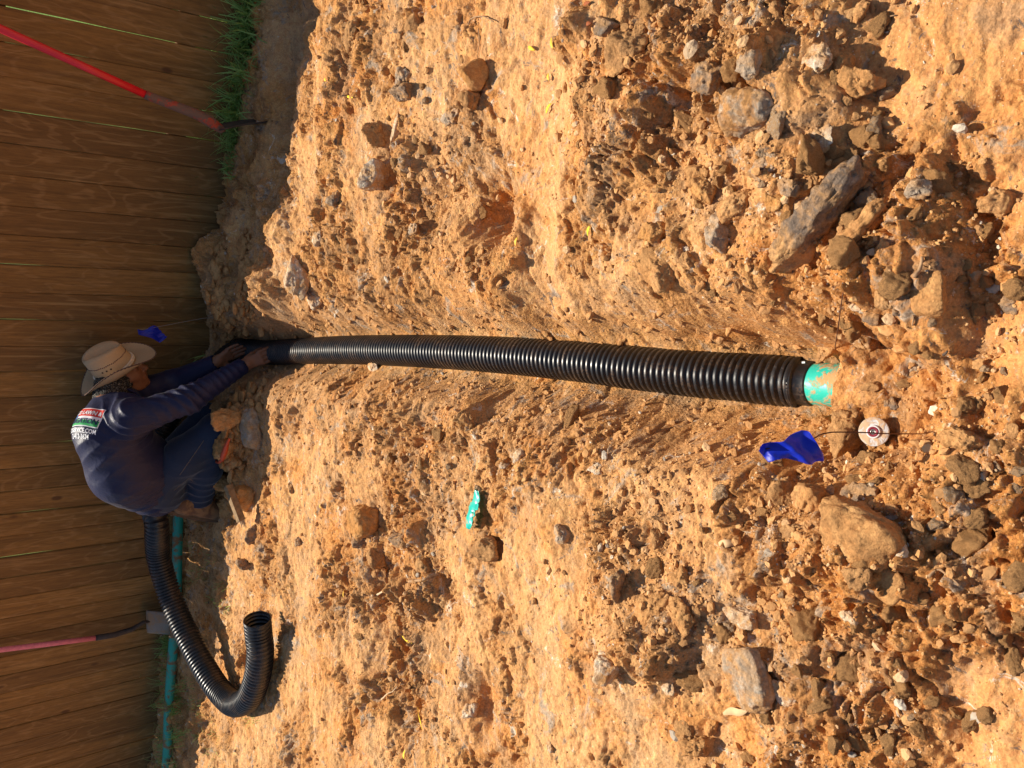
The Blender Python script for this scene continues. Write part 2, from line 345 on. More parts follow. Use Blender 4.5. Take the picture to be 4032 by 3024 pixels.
def blobs(L, X, Y):
    out = np.zeros(X.shape)
    for px, py, rx, ry, h in L:
        p = PZ(px, py, 0); dx = X - p.x; dy = Y - p.y
        u = (dx * DOWN[0] + dy * DOWN[1]) / rx; v = (dx * LEFT[0] + dy * LEFT[1]) / ry
        out += (h * ((1.4 if px < 2800 else .75) if h < 0 else (.85 if px > 2800 else 1.25)) if L is BL else h) * np.exp(-np.minimum(u * u + v * v, 30))
    return out
blC, smC, crC = blobs(BL, CXX, CYY), blobs(SM, CXX, CYY), blobs(CR, CXX, CYY)
def height(X, Y):
    shp = X.shape
    wx = X + .035 * fbm(X * 5, Y * 5, 3, 1) + .010 * perlin(X * 31, Y * 31, 5); wy = Y + .035 * fbm(X * 5 + 9, Y * 5, 3, 2) + .010 * perlin(X * 31, Y * 31 + 7, 6)
    sx0 = X + .03 * fbm(X * 4, Y * 4, 2, 3); sy0 = Y + .03 * fbm(X * 4 + 4, Y * 4, 2, 4)
    vis = sstep(-7.5, -6, X) * sstep(2.2, 1.2, X) * sstep(-1.5, -.2, Y) * sstep(4.9, 4.4, Y)
    packed = np.clip(1.25 * lerp_grid(smC, X + .10 * fbm(X * 6, Y * 6, 4, 31), Y + .10 * fbm(X * 6, Y * 6, 4, 32)) * (.72 + .9 * fbm(X * 7, Y * 7, 4, 33)) + sstep(-.16, .14, fbm(X * 2.6, Y * 3.4, 4, 30)) * .8 - .25 * lerp_grid(crC, wx, wy), 0, 1) * vis
    crumb = np.clip(lerp_grid(crC, wx, wy) + .45 * fbm(X * 4, Y * 4, 3, 40), 0, 1) * (1 - packed) * vis
    d, zt, sg, tt = [lerp_grid(g, sx0, sy0) for g in dcs]
    d0 = lerp_grid(dcs[0], X, Y)
    h = .026 * fbm(X * 1.3, Y * 1.3, 4, 60) + .045 * fbm(X * 4.5, Y * 4.5, 5, 61, .55) * (1 - .72 * packed)
    fl = fbm(wx * 6, wy * 6, 4, 65); fl2 = fbm(wx * 15, wy * 15, 3, 66)
    h += vis * (1 - .85 * packed) * (.017 * (sstep(-.02, .02, fl) + sstep(.16, .19, fl) + sstep(-.22, -.19, fl)) + .0045 * (sstep(0, .04, fl2) + sstep(.22, .26, fl2)) - .028)
    h += lerp_grid(blC, wx, wy)
    # trench: steep lower walls, broad dished shoulders
    wall = np.where(sg > 0, .25, .27) * (1 + .3 * fbm(X * 2.2, Y * 2.2, 3, 62))
    sh = sstep(0.10, 1.0, d / wall)
    floor = zt * .8 - .055 + .012 * fbm(X * 9, Y * 9, 3, 63)
    h = floor + (h - floor) * (.30 * sstep(.04, .16, d) * sh ** .3 + .70 * sh)
    # bury the near end of the green pipe
    e = PZ(3570, 1545, -.2); de = np.sqrt((X - e.x) ** 2 + (Y - e.y) ** 2)
    h = np.maximum(h, np.where(de < .5, (-.10 + .02 * fbm(X * 12, Y * 12, 3, 70)) - 2.7 * np.maximum(de - .115, 0), -9))
    rough = vis * (1 - .80 * packed) * (.35 + .65 * sstep(.03, .2, d))
    wx = .4 * X + .6 * wx; wy = .4 * Y + .6 * wy
    a1 = sstep(.3, .85, crumb) * (.45 + .55 * sstep(2.6, 1.4, Y))
    n_lo = fbm(X * 2.6 + 5, Y * 2.6, 3, 80)
    h += rough * (clods(wx, wy, .13, 100, .34, .62) * (.35 + .7 * a1) + clods(wx, wy, .062, 200, .42, .8) * (.14 + .8 * a1)
                  + clods(wx, wy, .032, 300, .42, .8) * (.14 + .8 * a1) + clods(wx + .3, wy, .017, 400, .45, .7) * (.35 + .6 * a1))
    # pits and cracks
    pit = clods(wx + 5, wy + 3, .05, 500, .14, .55) * sstep(0, .3, n_lo) + clods(wx + 1, wy + 8, .022, 520, .14, .5)
    h -= vis * (1 - .85 * packed) * pit * .55
    rd = 1 - np.abs(fbm(wx * 7, wy * 7, 3, 90)) * 5; h -= vis * (1 - .5 * packed) * .014 * np.clip(rd, 0, 1) ** 2
    # drag marks running roughly along the fence and grooves in the packed bands
    gr = (wx * .95 + wy * .25); gv = (wx * -.25 + wy * .95)
    h += vis * packed * sstep(.28, .45, d) * (.008 * fbm(gr * 3, gv * 24, 4, 91) + .0025 * fbm(X * 45, Y * 45, 3, 92))
    h += vis * (.006 * fbm(X * 28, Y * 28, 3, 93) + .0032 * perlin(X * 95, Y * 95, 94)) * (1 - .5 * packed)
    # scrape marks down the trench walls
    # corrugation print left by the pipe end
    q = PZ(2470, 660, 0); rr = np.sqrt((X - q.x + .16) ** 2 + (Y - q.y - .02) ** 2); ang = np.arctan2(Y - q.y - .02, X - q.x + .16)
    pm = sstep(.10, .115, rr) * sstep(.20, .185, rr) * sstep(.55, .4, np.abs(ang + .25)); h += pm * .0045 * np.sin(rr / .0165 * 6.2832) - pm * .006
    h = np.where(Y > 4.38, h * .3 * sstep(4.6, 4.38, Y) - .03, h)
    return h.reshape(shp), packed, crumb, d0
H, PK, CB, DT = height(GX, GY)
ny, nx = GX.shape
idx = np.arange(nx * ny).reshape(ny, nx)
V = np.stack([GX, GY, H], -1).reshape(-1, 3)
Fq = np.stack([idx[:-1, :-1], idx[:-1, 1:], idx[1:, 1:], idx[1:, :-1]], -1).reshape(-1, 4)
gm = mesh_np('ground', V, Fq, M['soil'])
for nm, arr in (('packed', PK), ('crumbly', CB), ('reddish', np.clip(sstep(1.25, .75, GY) * sstep(-1.3, -.2, GX) + sstep(.75, .4, GY) * .8, 0, 1)), ('trench_brown', .55 * sstep(.55, .1, DT) * sstep(2.6, 3.7, GY) + 0 * DT)):
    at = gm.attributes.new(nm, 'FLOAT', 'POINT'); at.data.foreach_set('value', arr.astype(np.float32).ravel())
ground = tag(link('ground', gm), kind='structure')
def gz(x, y):
    i = int(np.clip(np.searchsorted(gx, x) - 1, 0, nx - 2)); j = int(np.clip(np.searchsorted(gy, y) - 1, 0, ny - 2))
    u = (x - gx[i]) / (gx[i + 1] - gx[i]); v = (y - gy[j]) / (gy[j + 1] - gy[j])
    return float((H[j, i] * (1 - u) + H[j, i + 1] * u) * (1 - v) + (H[j + 1, i] * (1 - u) + H[j + 1, i + 1] * u) * v)
def G(px, py):
    """where the sight line through a photograph point meets the ground"""
    r = ray(px, py); t0 = (0.45 - CAMZ) / r[2]; t1 = (-.5 - CAMZ) / r[2]; last = t0
    for k in range(1, 241):
        t = t0 + (t1 - t0) * k / 240
        if CAMZ + r[2] * t < gz(r[0] * t, r[1] * t): break
        last = t
    t = (last + t) / 2; x, y = r[0] * t, r[1] * t; return Vector((x, y, gz(x, y)))

lw = MB(); lw.add([(-30, 4.55, .02), (30, 4.55, .02), (30, 40, .02), (-30, 40, .02)], [(0, 1, 2, 3)])
tag(lw.build('lawn', M['lawn']), kind='structure')

# ------------------------------------------------------------------ clods and stones
def ico(sub):
    bm = bmesh.new(); bmesh.ops.create_icosphere(bm, subdivisions=sub, radius=1); V = np.array([v.co[:] for v in bm.verts]); Fs = np.array([[v.index for v in f.verts] for f in bm.faces]); bm.free(); return V, Fs
ICO = {k: ico(k) for k in (1, 2, 3, 4, 5)}
def n3(P, s, o=4, sc_=1.0):
    P = P * sc_; return (fbm(P[:, 0] + 11, P[:, 1] + P[:, 2] * .37, o, s) + fbm(P[:, 1] - 7, P[:, 2] + P[:, 0] * .41, o, s + 3) + fbm(P[:, 2] + 5, P[:, 0] + P[:, 1] * .29, o, s + 5)) / 1.7
def rock_shape(sub, seed, facets=14, soft=.05, rough=.10, squash=1.0):
    V, Fs = ICO[sub]; rg = np.random.default_rng(seed)
    n = rg.normal(size=(facets, 3)); n /= np.linalg.norm(n, axis=1)[:, None]; d = rg.uniform(.62, .95, facets)
    q = (V @ n.T) / d; q = np.maximum(q, 1e-3); k = 1 / max(soft, .01)
    r = 1 / (np.sum(np.maximum(q, .0) ** k, 1) ** (1 / k)); r = np.minimum(r, 1.35)
    P = V * r[:, None]
    P = P * (1 + rough * 1.3 * n3(P + seed % 97, seed % 50, 5, 2.2) + rough * .8 * n3(P, seed % 31 + 60, 4, 6))[:, None]
    if sub >= 5: P = P * (1 + rough * .45 * n3(P, seed % 31 + 90, 3, 17))[:, None]
    return P, Fs
def place_rock(name, px, py, sx, sy, ang, kind, label, hz=.62, sink=.42, seed=None, cat='clod', facets=14, rough=.15, sub=5, tilt=0):
    """sx, sy: half sizes in photo pixels along the picture's x and y, ang: turn in the picture (deg)"""
    p = G(px, py); dpt = depth(p); a = sx * dpt / F * 1.18; b = sy * dpt / F
    P, Fs = rock_shape(sub, seed or int(px * 7 + py), facets, .06, rough * .6)
    U = ICO[sub][0]
    if name in ('slab', 'block', 'boulder', 'plate') : P = P * .45 + .55 * U / (np.sum(np.abs(U) ** 4.5, 1) ** (1 / 4.5))[:, None] * .95
    c = hz * min(a, b) ** .6 * max(a, b) ** .4
    P = P * np.array([a, b, c]); sd = int(px + py) % 60; Lr = rough / .15
    P = P + U * ((.0075 * n3(P, sd, 4, 26) + .0045 * n3(P, sd + 9, 3, 75) + .004 * (sstep(0, .06, n3(P, sd + 4, 3, 34)) - .5)) * Lr * min(1, a / .03))[:, None]; t = R(ang); ca, sa = math.cos(t), math.sin(t)
    # local x = towards the camera (picture right), local y = picture down
    u = P[:, 0] * ca - P[:, 1] * sa; v = P[:, 0] * sa + P[:, 1] * ca; z = P[:, 2] + u * tilt
    W = np.stack([u * DOWN[0] + v * LEFT[0], u * DOWN[1] + v * LEFT[1], z], 1)
    if c: W = W[:, [0, 1, 2]]
    me = mesh_np(name, W, Fs[:, ::-1] if np.linalg.det(np.array([[DOWN[0], LEFT[0]], [DOWN[1], LEFT[1]]])) < 0 else Fs, M[kind])
    o = link(name, me); o.location = (p.x, p.y, p.z + c * (1 - 2 * sink) * .9)
    return tag(o, label, cat)
ROCKS = [
 (2960, 440, 112, 92, 10, 'grey', 'large squarish clay boulder with crusty grey-white top, right of the trench near the top edge', dict(hz=.8, sink=.3, rough=.15, facets=14, cat='boulder')),
 (3250, 840, 215, 70, -47, 'dark', 'long tilted clay slab with a smooth charcoal face, biggest slab right of the pipe', dict(hz=.75, sink=.26, facets=14, rough=.20, cat='slab', tilt=-.15)),
 (3390, 910, 135, 42, -40, 'clay', 'narrow crumbly orange slab lying against the long charcoal-faced slab', dict(hz=.9, facets=10, cat='slab')),
 (3225, 235, 58, 60, 20, 'pale', 'whitish crusty lump near the upper right corner of the dig', dict(hz=.55)),
 (3215, 560, 68, 72, 0, 'pale', 'flat pale cream plate of clay beside the big grey-topped boulder', dict(hz=.3, sink=.3)),
 (3020, 648, 58, 50, 0, 'grey', 'flat ash grey stone between the grey-topped boulder and the charcoal slab', dict(hz=.4)),
 (2835, 920, 50, 88, 10, 'grey', 'tall ragged grey lump of marl left of the charcoal-faced slab', dict(hz=.8)),
 (3115, 735, 52, 38, 20, 'dark', 'small dark grey chunk at the upper end of the charcoal-faced slab', dict(hz=.9)),
 (3165, 812, 70, 40, -20, 'pale', 'cream crusted piece tucked beside the charcoal slab', dict(hz=.8)),
 (3040, 785, 38, 38, 0, 'rust', 'bright orange clod between two grey stones', dict()),
 (2590, 1060, 70, 62, 40, 'clay', 'blocky orange clod on the bank just above the middle of the pipe', dict(hz=.9, facets=10)),
 (2575, 915, 62, 48, 10, 'rust', 'rounded orange clod uphill of the blocky clod by the pipe', dict(hz=.9)),
 (2700, 1020, 34, 28, 10, 'brown', 'brown clod to the right of the blocky orange clod', dict()),
 (1190, 1095, 46, 100, -8, 'pale', 'long chalky white rock on the bank close to the far end of the pipe', dict(hz=.8, sink=.3, rough=.15, facets=12, cat='rock')),
 (1240, 1190, 30, 40, -30, 'pale', 'small chalky piece touching the long white rock', dict()),
 (1900, 290, 48, 60, 0, 'rust', 'smooth rounded ochre clod standing alone on the pale packed ground', dict(hz=1.1, sink=.25, rough=.05, facets=20)),
 (1635, 110, 38, 50, 10, 'brown', 'oval brown clod near the top edge above the grey twin lump', dict(hz=.9, rough=.06, facets=18)),
 (1385, 130, 34, 56, 15, 'brown', 'flat oval brown plate at the far top of the dig', dict(hz=.5)),
 (1590, 360, 58, 42, 10, 'dark', 'grey-black crusted lump just below the oval brown clod', dict(hz=.9)),
 (1590, 300, 42, 30, -10, 'grey', 'ragged small grey crumb pile behind the grey-black lump', dict(hz=.8)),
 (1800, 450, 52, 42, 20, 'grey', 'bluish grey ragged lump beside the ochre round clod', dict(hz=.8, rough=.2)),
 (1860, 395, 46, 52, 0, 'brown', 'lumpy brown clod between the ochre clod and the bluish grey lump', dict(hz=.8)),
 (1565, 520, 16, 62, 28, 'pale', 'thin pale splinter of stone pointing up out of a shaded hollow', dict(hz=1.0, facets=8, cat='stone')),
 (1480, 520, 46, 44, 30, 'clay', 'orange slab edge standing behind the pale splinter', dict(hz=1.0, facets=9)),
 (1495, 705, 46, 56, -15, 'pale', 'angular cream rock with a dark shadow in the hollow of the upper bank', dict(hz=1.1, facets=10, cat='rock', sink=.25)),
 (1330, 790, 32, 46, -20, 'dark', 'blue-grey shard sticking up from the orange bank', dict(hz=1.1, facets=9)),
 (1640, 900, 34, 28, 0, 'grey', 'little white-grey stone on the flank left of the dark hollow', dict()),
 (1260, 940, 22, 26, 0, 'pale', 'tiny bright white stone on the far bank', dict(hz=.9, cat='stone')),
 (2385, 110, 42, 42, 0, 'dark', 'disc-shaped brown-grey clod at the upper edge of the rubble', dict(hz=.8, rough=.06)),
 (2465, 195, 100, 76, 15, 'brown', 'big knobbly brown clod at the top of the rubble heap', dict(hz=.8, rough=.14)),
 (2530, 115, 52, 36, -20, 'brown', 'brown block behind the big knobbly clod', dict(hz=.8)),
 (2800, 290, 60, 62, 20, 'dark', 'dark crusty lump left of the grey-topped boulder', dict(hz=.8, rough=.16)),
 (2960, 265, 42, 48, 0, 'grey', 'square grey stone behind the grey-topped boulder', dict(hz=.8, facets=9)),
 (3055, 60, 30, 36, 0, 'brown', 'small brown clod at the very top of the frame', dict()),
 (3340, 265, 26, 62, 25, 'clay', 'upright orange flake leaning beside the whitish crusty lump', dict(hz=1.3, facets=8)),
 (3410, 340, 52, 62, -35, 'clay', 'pointed orange clod casting a broad shadow onto smooth sand', dict(hz=1.2, facets=10, sink=.2)),
 (3375, 60, 60, 50, 0, 'clay', 'pale orange lump on the ridge at the top edge', dict(hz=.6)),
 (3330, 395, 28, 32, 0, 'brown', 'brown nugget under the pointed orange clod', dict()),
 (3370, 465, 22, 20, 0, 'brown', 'coin-sized brown pebble on the smooth sand', dict(hz=.7, cat='pebble')),
 (2760, 690, 60, 48, -15, 'clay', 'flat-faced orange clod with a deep black crack under it', dict(hz=.8, facets=10)),
 (2770, 745, 36, 58, 10, 'rust', 'leaning rust-orange wedge beside the black crack', dict(hz=1.0, facets=9)),
 (2890, 820, 62, 58, 0, 'clay', 'rounded orange clod under the ash grey stone', dict(hz=.8)),
 (3610, 575, 18, 24, 30, 'brown', 'little wedge stone on the sand to the right of the charcoal slab', dict(facets=8, cat='stone')),
 (3610, 740, 36, 40, 0, 'grey', 'greenish grey speckled stone in crumbly soil near the right edge', dict(hz=.7)),
 (3945, 795, 60, 66, 0, 'clay', 'ball-shaped crumbly clod at the right edge of the picture', dict(hz=.9, rough=.13, facets=24, sink=.25)),
 (3985, 1195, 42, 46, 10, 'dark', 'dark grey star-shaped patch of marl at the right edge', dict(hz=.25, sink=.3)),
 (3905, 1220, 30, 38, 0, 'clay', 'tan clod next to the dark star-shaped patch', dict()),
 (3660, 1150, 62, 92, 6, 'clay', 'broad flat-topped block of tan clay right of the pipe fitting', dict(hz=.45, sink=.35, facets=9, rough=.06, cat='block')),
 (3488, 1187, 38, 46, 0, 'brown', 'rounded tan clod with a grey pebble below it', dict(hz=.8)),
 (3434, 1250, 38, 38, 20, 'dark', 'dark brown clod uphill of the pipe fitting', dict(hz=.8)),
 (3528, 1232, 18, 18, 0, 'dark', 'dark pebble beside the rounded tan clod', dict(cat='pebble')),
 (3268, 1385, 48, 36, -35, 'brown', 'grey-brown clod resting over the end of the black pipe', dict(hz=.9, facets=12, sink=.2)),
 (3385, 1325, 24, 62, -25, 'pale', 'upright pale flake between clods above the teal pipe', dict(hz=1.1, facets=8)),
 (3435, 1345, 34, 40, 10, 'brown', 'brown knob to the right of the upright pale flake', dict(hz=1.0)),
 (3375, 1210, 30, 18, 10, 'pale', 'smooth white pebble lying above the pipe end', dict(hz=.7, rough=.03, cat='pebble')),
 (3420, 1525, 28, 24, 10, 'brown', 'small brown stone just right of the teal pipe', dict()),
 (3510, 1590, 26, 30, 0, 'dark', 'grey stone among crumbs to the right of the teal pipe', dict()),
 (3325, 1690, 52, 92, 0, 'brown', 'rough brown-grey block directly left of the sprinkler head', dict(hz=.7, facets=10, sink=.45)),
 (3235, 1660, 30, 40, 20, 'clay', 'orange clod between the black pipe and the brown-grey block', dict()),
 (3365, 1790, 30, 44, -10, 'clay', 'finger-shaped tan clod under the sprinkler head', dict(hz=.9)),
 (3783, 1745, 55, 40, 15, 'clay', 'wedge of orange clay to the right of the flag shadow', dict(hz=.8, facets=9)),
 (3985, 1700, 28, 28, 0, 'brown', 'brown clod at the right edge level with the sprinkler', dict()),
 (3192, 1975, 52, 82, 12, 'clay', 'tall crusted tan boulder below the near blue flag', dict(hz=.9, facets=12, cat='boulder')),
 (3075, 1950, 60, 72, -10, 'brown', 'brown crumbly boulder left of the tall crusted boulder', dict(hz=.6)),
 (3400, 2110, 150, 130, 20, 'clay', 'largest orange clay boulder with an overhanging shaded front', dict(hz=.75, sink=.4, facets=12, rough=.15, cat='boulder')),
 (3385, 1950, 62, 52, 0, 'dark', 'charcoal streaked lump above the largest orange boulder', dict(hz=.7)),
 (3272, 1935, 18, 38, 10, 'pale', 'thin pale sliver between the tan boulder and the charcoal lump', dict(hz=.8)),
 (3125, 2090, 48, 34, 0, 'brown', 'brown clod under the tall crusted boulder', dict()),
 (3548, 2178, 30, 50, -10, 'pale', 'pale grey chip at the right tip of the largest orange boulder', dict(hz=.7)),
 (3500, 2310, 50, 82, 18, 'clay', 'smooth flat orange plate of clay standing out below the largest boulder', dict(hz=.35, sink=.25, facets=8, rough=.04, cat='plate')),
 (3383, 2275, 62, 36, -5, 'brown', 'oval crumbly clod left of the smooth orange plate', dict(hz=.7)),
 (3255, 2395, 36, 48, 10, 'grey', 'angular slate grey stone with a bright upper edge', dict(hz=.9, facets=9, cat='stone')),
 (3335, 2425, 28, 20, 10, 'pale', 'flat pale pebble beside the angular slate grey stone', dict(hz=.5, cat='pebble')),
 (2930, 2430, 82, 46, 8, 'pale', 'chalky bean-shaped lump with brown specks, above the big grey slab', dict(hz=.6, rough=.14)),
 (2960, 2660, 78, 128, -22, 'grey', 'big flat ash grey slab at the lower right of the dig', dict(hz=.4, sink=.3, facets=10, rough=.1, cat='slab')),
 (3100, 2720, 46, 52, 0, 'pale', 'tan crusty lump to the right of the big ash grey slab', dict(hz=.5)),
 (2402, 2625, 62, 60, 30, 'pale', 'dusty tan rock with dark pitted corner, middle of the lower bank', dict(hz=.9, facets=11, cat='rock')),
 (2432, 2312, 30, 56, 20, 'dark', 'dark-capped clod casting a black shadow on the lower bank', dict(hz=1.1, facets=10)),
 (2560, 2400, 62, 66, 0, 'clay', 'round orange clod with deep cracks around it', dict(hz=.7)),
 (2680, 2420, 50, 72, 0, 'clay', 'larger tan orange clod joined to the cracked round clod', dict(hz=.6)),
 (2440, 2475, 52, 40, -20, 'clay', 'flat tan clod lying between the dark-capped clod and the dusty rock', dict(hz=.7)),
 (2590, 2120, 24, 60, 5, 'brown', 'narrow brown clod in the heap of brown crumbs', dict(hz=.8)),
 (2690, 2270, 40, 52, 10, 'clay', 'knobbly orange clod at the edge of the flat tan area', dict(hz=.9)),
 (2765, 2930, 60, 48, -20, 'clay', 'wedge clod with a deep triangular shadow at the bottom edge', dict(hz=1.1, facets=9, sink=.25)),
 (2800, 2860, 26, 40, -20, 'rust', 'ochre flake just above the wedge clod', dict()),
 (2700, 2900, 42, 50, 0, 'brown', 'brown lump left of the wedge clod', dict()),
 (2620, 2700, 38, 26, 15, 'pale', 'flat rounded pale plate in the tan area', dict(hz=.4)),
 (2042, 1797, 28, 28, 0, 'pale', 'small chalk white stone on the left bank of the trench', dict(hz=.9, cat='stone')),
 (1985, 1830, 20, 18, 0, 'grey', 'little grey stone behind the chalk white stone', dict(cat='stone')),
 (2345, 1850, 28, 26, 0, 'pale', 'pinkish white patch stone below the middle of the pipe', dict(hz=.5, cat='stone')),
 (2210, 2105, 30, 32, 0, 'grey', 'grey stone with shadow on the smooth left bank', dict(hz=.9, cat='stone')),
 (1480, 1450, 22, 34, -30, 'pale', 'pale stone embedded just under the edge of the pipe', dict(cat='stone')),
 (1010, 1690, 44, 90, -5, 'grey', 'grey-and-white crusted boulder at the left lip of the trench', dict(hz=.7, rough=.18, facets=14, cat='boulder', sink=.35)),
 (925, 1650, 50, 52, 10, 'clay', 'shaded brown clod in front of the worker\'s knee', dict(hz=1.1, sink=.2)),
 (915, 1755, 46, 62, 0, 'clay', 'second shaded clod by the orange tool handle', dict(hz=1.0, sink=.2)),
 (967, 1955, 48, 56, 0, 'rust', 'round bright orange clod next to the short wood piece', dict(hz=1.0, rough=.1)),
 (900, 1900, 46, 44, 0, 'clay', 'lumpy orange clod left of the short wood piece', dict(hz=1.1, sink=.2)),
 (1000, 2110, 28, 42, 20, 'dark', 'dark crusted clod on the smooth ground left of the boot', dict(hz=.9)),
 (970, 2220, 30, 30, 0, 'dark', 'small dark clod at the shadow edge between boot and pipe coil', dict(hz=.9)),
 (1150, 1915, 20, 20, 0, 'grey', 'grey pebble alone on smooth orange ground', dict(hz=.9, cat='pebble')),
 (1180, 2130, 20, 20, 0, 'grey', 'speckled grey pebble on the smooth ground above the pipe coil', dict(hz=.9, cat='pebble')),
 (1440, 2055, 52, 62, -20, 'rust', 'bright orange slab perched over a dark crevice', dict(hz=.9, facets=10, cat='slab')),
 (1425, 2125, 42, 42, -30, 'dark', 'dark shaded clod under the bright orange slab', dict(hz=.7)),
 (1590, 2130, 62, 36, -5, 'dark', 'wet grey-brown clod with a pale twig in front', dict(hz=.8)),
 (1500, 2190, 26, 60, 8, 'brown', 'narrow upright brown flake left of the wet clod', dict(hz=1.2, facets=9)),
 (1660, 2225, 30, 36, 0, 'brown', 'tan block beside the dead twig', dict(facets=9)),
 (1920, 2150, 46, 46, 0, 'brown', 'brown clod below the torn teal plastic', dict(hz=.9, rough=.14)),
 (1850, 2800, 48, 32, -35, 'pale', 'pale clay flap with a dark gap under its edge near the bottom', dict(hz=.6)),
 (2170, 2940, 22, 22, 0, 'pale', 'small white crumb near the bottom edge', dict(cat='stone')),
 (3330, 2620, 16, 18, 0, 'pale', 'tiny white stone below the slate grey stone', dict(hz=.9, cat='stone')),
]
rocks = []
for px, py, sx, sy, an, kind, lab, kw in ROCKS:
    nm = kw.get('cat', 'clod'); rocks.append(place_rock(nm, px, py, sx, sy, an, kind, lab, **kw))
# loose clods that nothing tells apart: copies of a few shapes
protoc = {}
for kind in ('clay', 'brown', 'grey', 'pale'):
    protoc[kind] = []
    for q in range(4):
        P, Fs = rock_shape(4, 500 + q * 13 + len(kind) * 7, 10, .05, .2); protoc[kind].append(mesh_np('clod', P, Fs, M[kind]))
LOOSE = {'clay': ('fist-sized loose orange clay clod scattered on the dug soil', 84), 'brown': ('walnut-sized loose brown clod scattered on the dug soil', 64), 'grey': ('small loose grey marl crumb among the orange soil', 22), 'pale': ('small loose cream-white stone among the orange soil', 14)}
for kind, (lab, n) in LOOSE.items():
    k = 0
    while k < n:
        px, py = random.uniform(930, 4020), random.uniform(10, 3010)
        p0 = PZ(px, py, 0); cr = float(lerp_grid(crC, np.array([p0.x]), np.array([p0.y]))[0]); sm = float(lerp_grid(smC, np.array([p0.x]), np.array([p0.y]))[0])
        dd = float(lerp_grid(dcs[0], np.array([p0.x]), np.array([p0.y]))[0])
        if p0.y > 4.2 or dd < .13 or random.random() > .10 + .9 * min(1, cr) - .5 * sm: continue
        p = G(px, py); s = (.010 + .022 * random.random() ** 2) * (1 if kind in ('clay', 'brown') else .7)
        o = bpy.data.objects.new('clod', random.choice(protoc[kind])); COL.objects.link(o)
        o.scale = (s * random.uniform(.8, 1.4), s * random.uniform(.7, 1.1), s * random.uniform(.6, .9)); o.rotation_euler = (random.uniform(-.4, .4), random.uniform(-.4, .4), random.uniform(0, 6.3))
        o.location = (p.x, p.y, p.z + s * .08); tag(o, lab, 'clod', 'loose %s clods over the dig' % {'clay': 'orange', 'brown': 'brown', 'grey': 'grey', 'pale': 'cream'}[kind]); k += 1
# crumbs: far too many to count
def crumbs(name, n, smin, smax, mat, seed, sub=1, power=3.0, bias=1.0):
    rg = np.random.default_rng(seed); bases = [rock_shape(sub, 900 + q, 8, .05, .26)[0] for q in range(8)]; Fs = ICO[sub][1]
    VV = []; FF = []; cnt = 0; off = 0; xs = []
    while cnt < n:
        m = (n - cnt) * 3
        X = rg.uniform(-4.6, .45, m); Y = rg.uniform(.2, 4.3, m); s = smin + (smax - smin) * rg.random(m) ** power
        # denser near the camera where they show
        cr = np.clip(lerp_grid(crC, X, Y), 0, 1); sm = np.clip(lerp_grid(smC, X, Y), 0, 1); cl = fbm(X * 6, Y * 6, 3, 77)
        keep = rg.random(m) < (.14 + .86 * cr) * (1 - .8 * sm) * np.clip(.6 + 2.0 * cl, .05, 1) * np.clip(1.6 / (Y + .3), .2, 1) * bias
        dd = lerp_grid(dcs[0], X, Y); keep &= ~(dd < .075)
        X, Y, s = X[keep], Y[keep], s[keep]
        xi = np.clip(np.searchsorted(gx, X) - 1, 0, nx - 2); yi = np.clip(np.searchsorted(gy, Y) - 1, 0, ny - 2); Z = H[yi, xi]
        for x, y, z, r in zip(X, Y, Z, s):
            if cnt >= n: break
            B = bases[rg.integers(8)] * (r * np.array([rg.uniform(.8, 1.4), rg.uniform(.7, 1.1), rg.uniform(.6, 1)])); a = rg.uniform(0, 6.283); c, sn = math.cos(a), math.sin(a)
            VV.append(np.stack([B[:, 0] * c - B[:, 1] * sn + x, B[:, 0] * sn + B[:, 1] * c + y, B[:, 2] + z + r * .3], 1)); FF.append(Fs + off); off += len(B); cnt += 1
    o = link(name, mesh_np(name, np.concatenate(VV), np.concatenate(FF), mat, False)); return tag(o, kind='stuff')
def crumb_mat(name, stops):
    N = NT(name, .95, .1); g = N.n('ShaderNodeNewGeometry'); return N.out(N.ramp(g.outputs['Random Per Island'], stops), N.bump(N.noise(N.co(), 260, 4, .7), .8, .003))
M['crumb'] = crumb_mat('soil_crumbs', [(0, (.36, .19, .08)), (.35, (.54, .28, .11)), (.8, (.62, .34, .14)), (.93, (.66, .42, .22)), (.97, (.38, .32, .25)), (1, (.78, .66, .5))])
crumbs('soil_crumbs', 7000, .0022, .012, M['crumb'], 5, 2, 4.0)
crumbs('soil_grit', 22000, .0011, .0038, M['crumb'], 9, 1, 1.6)


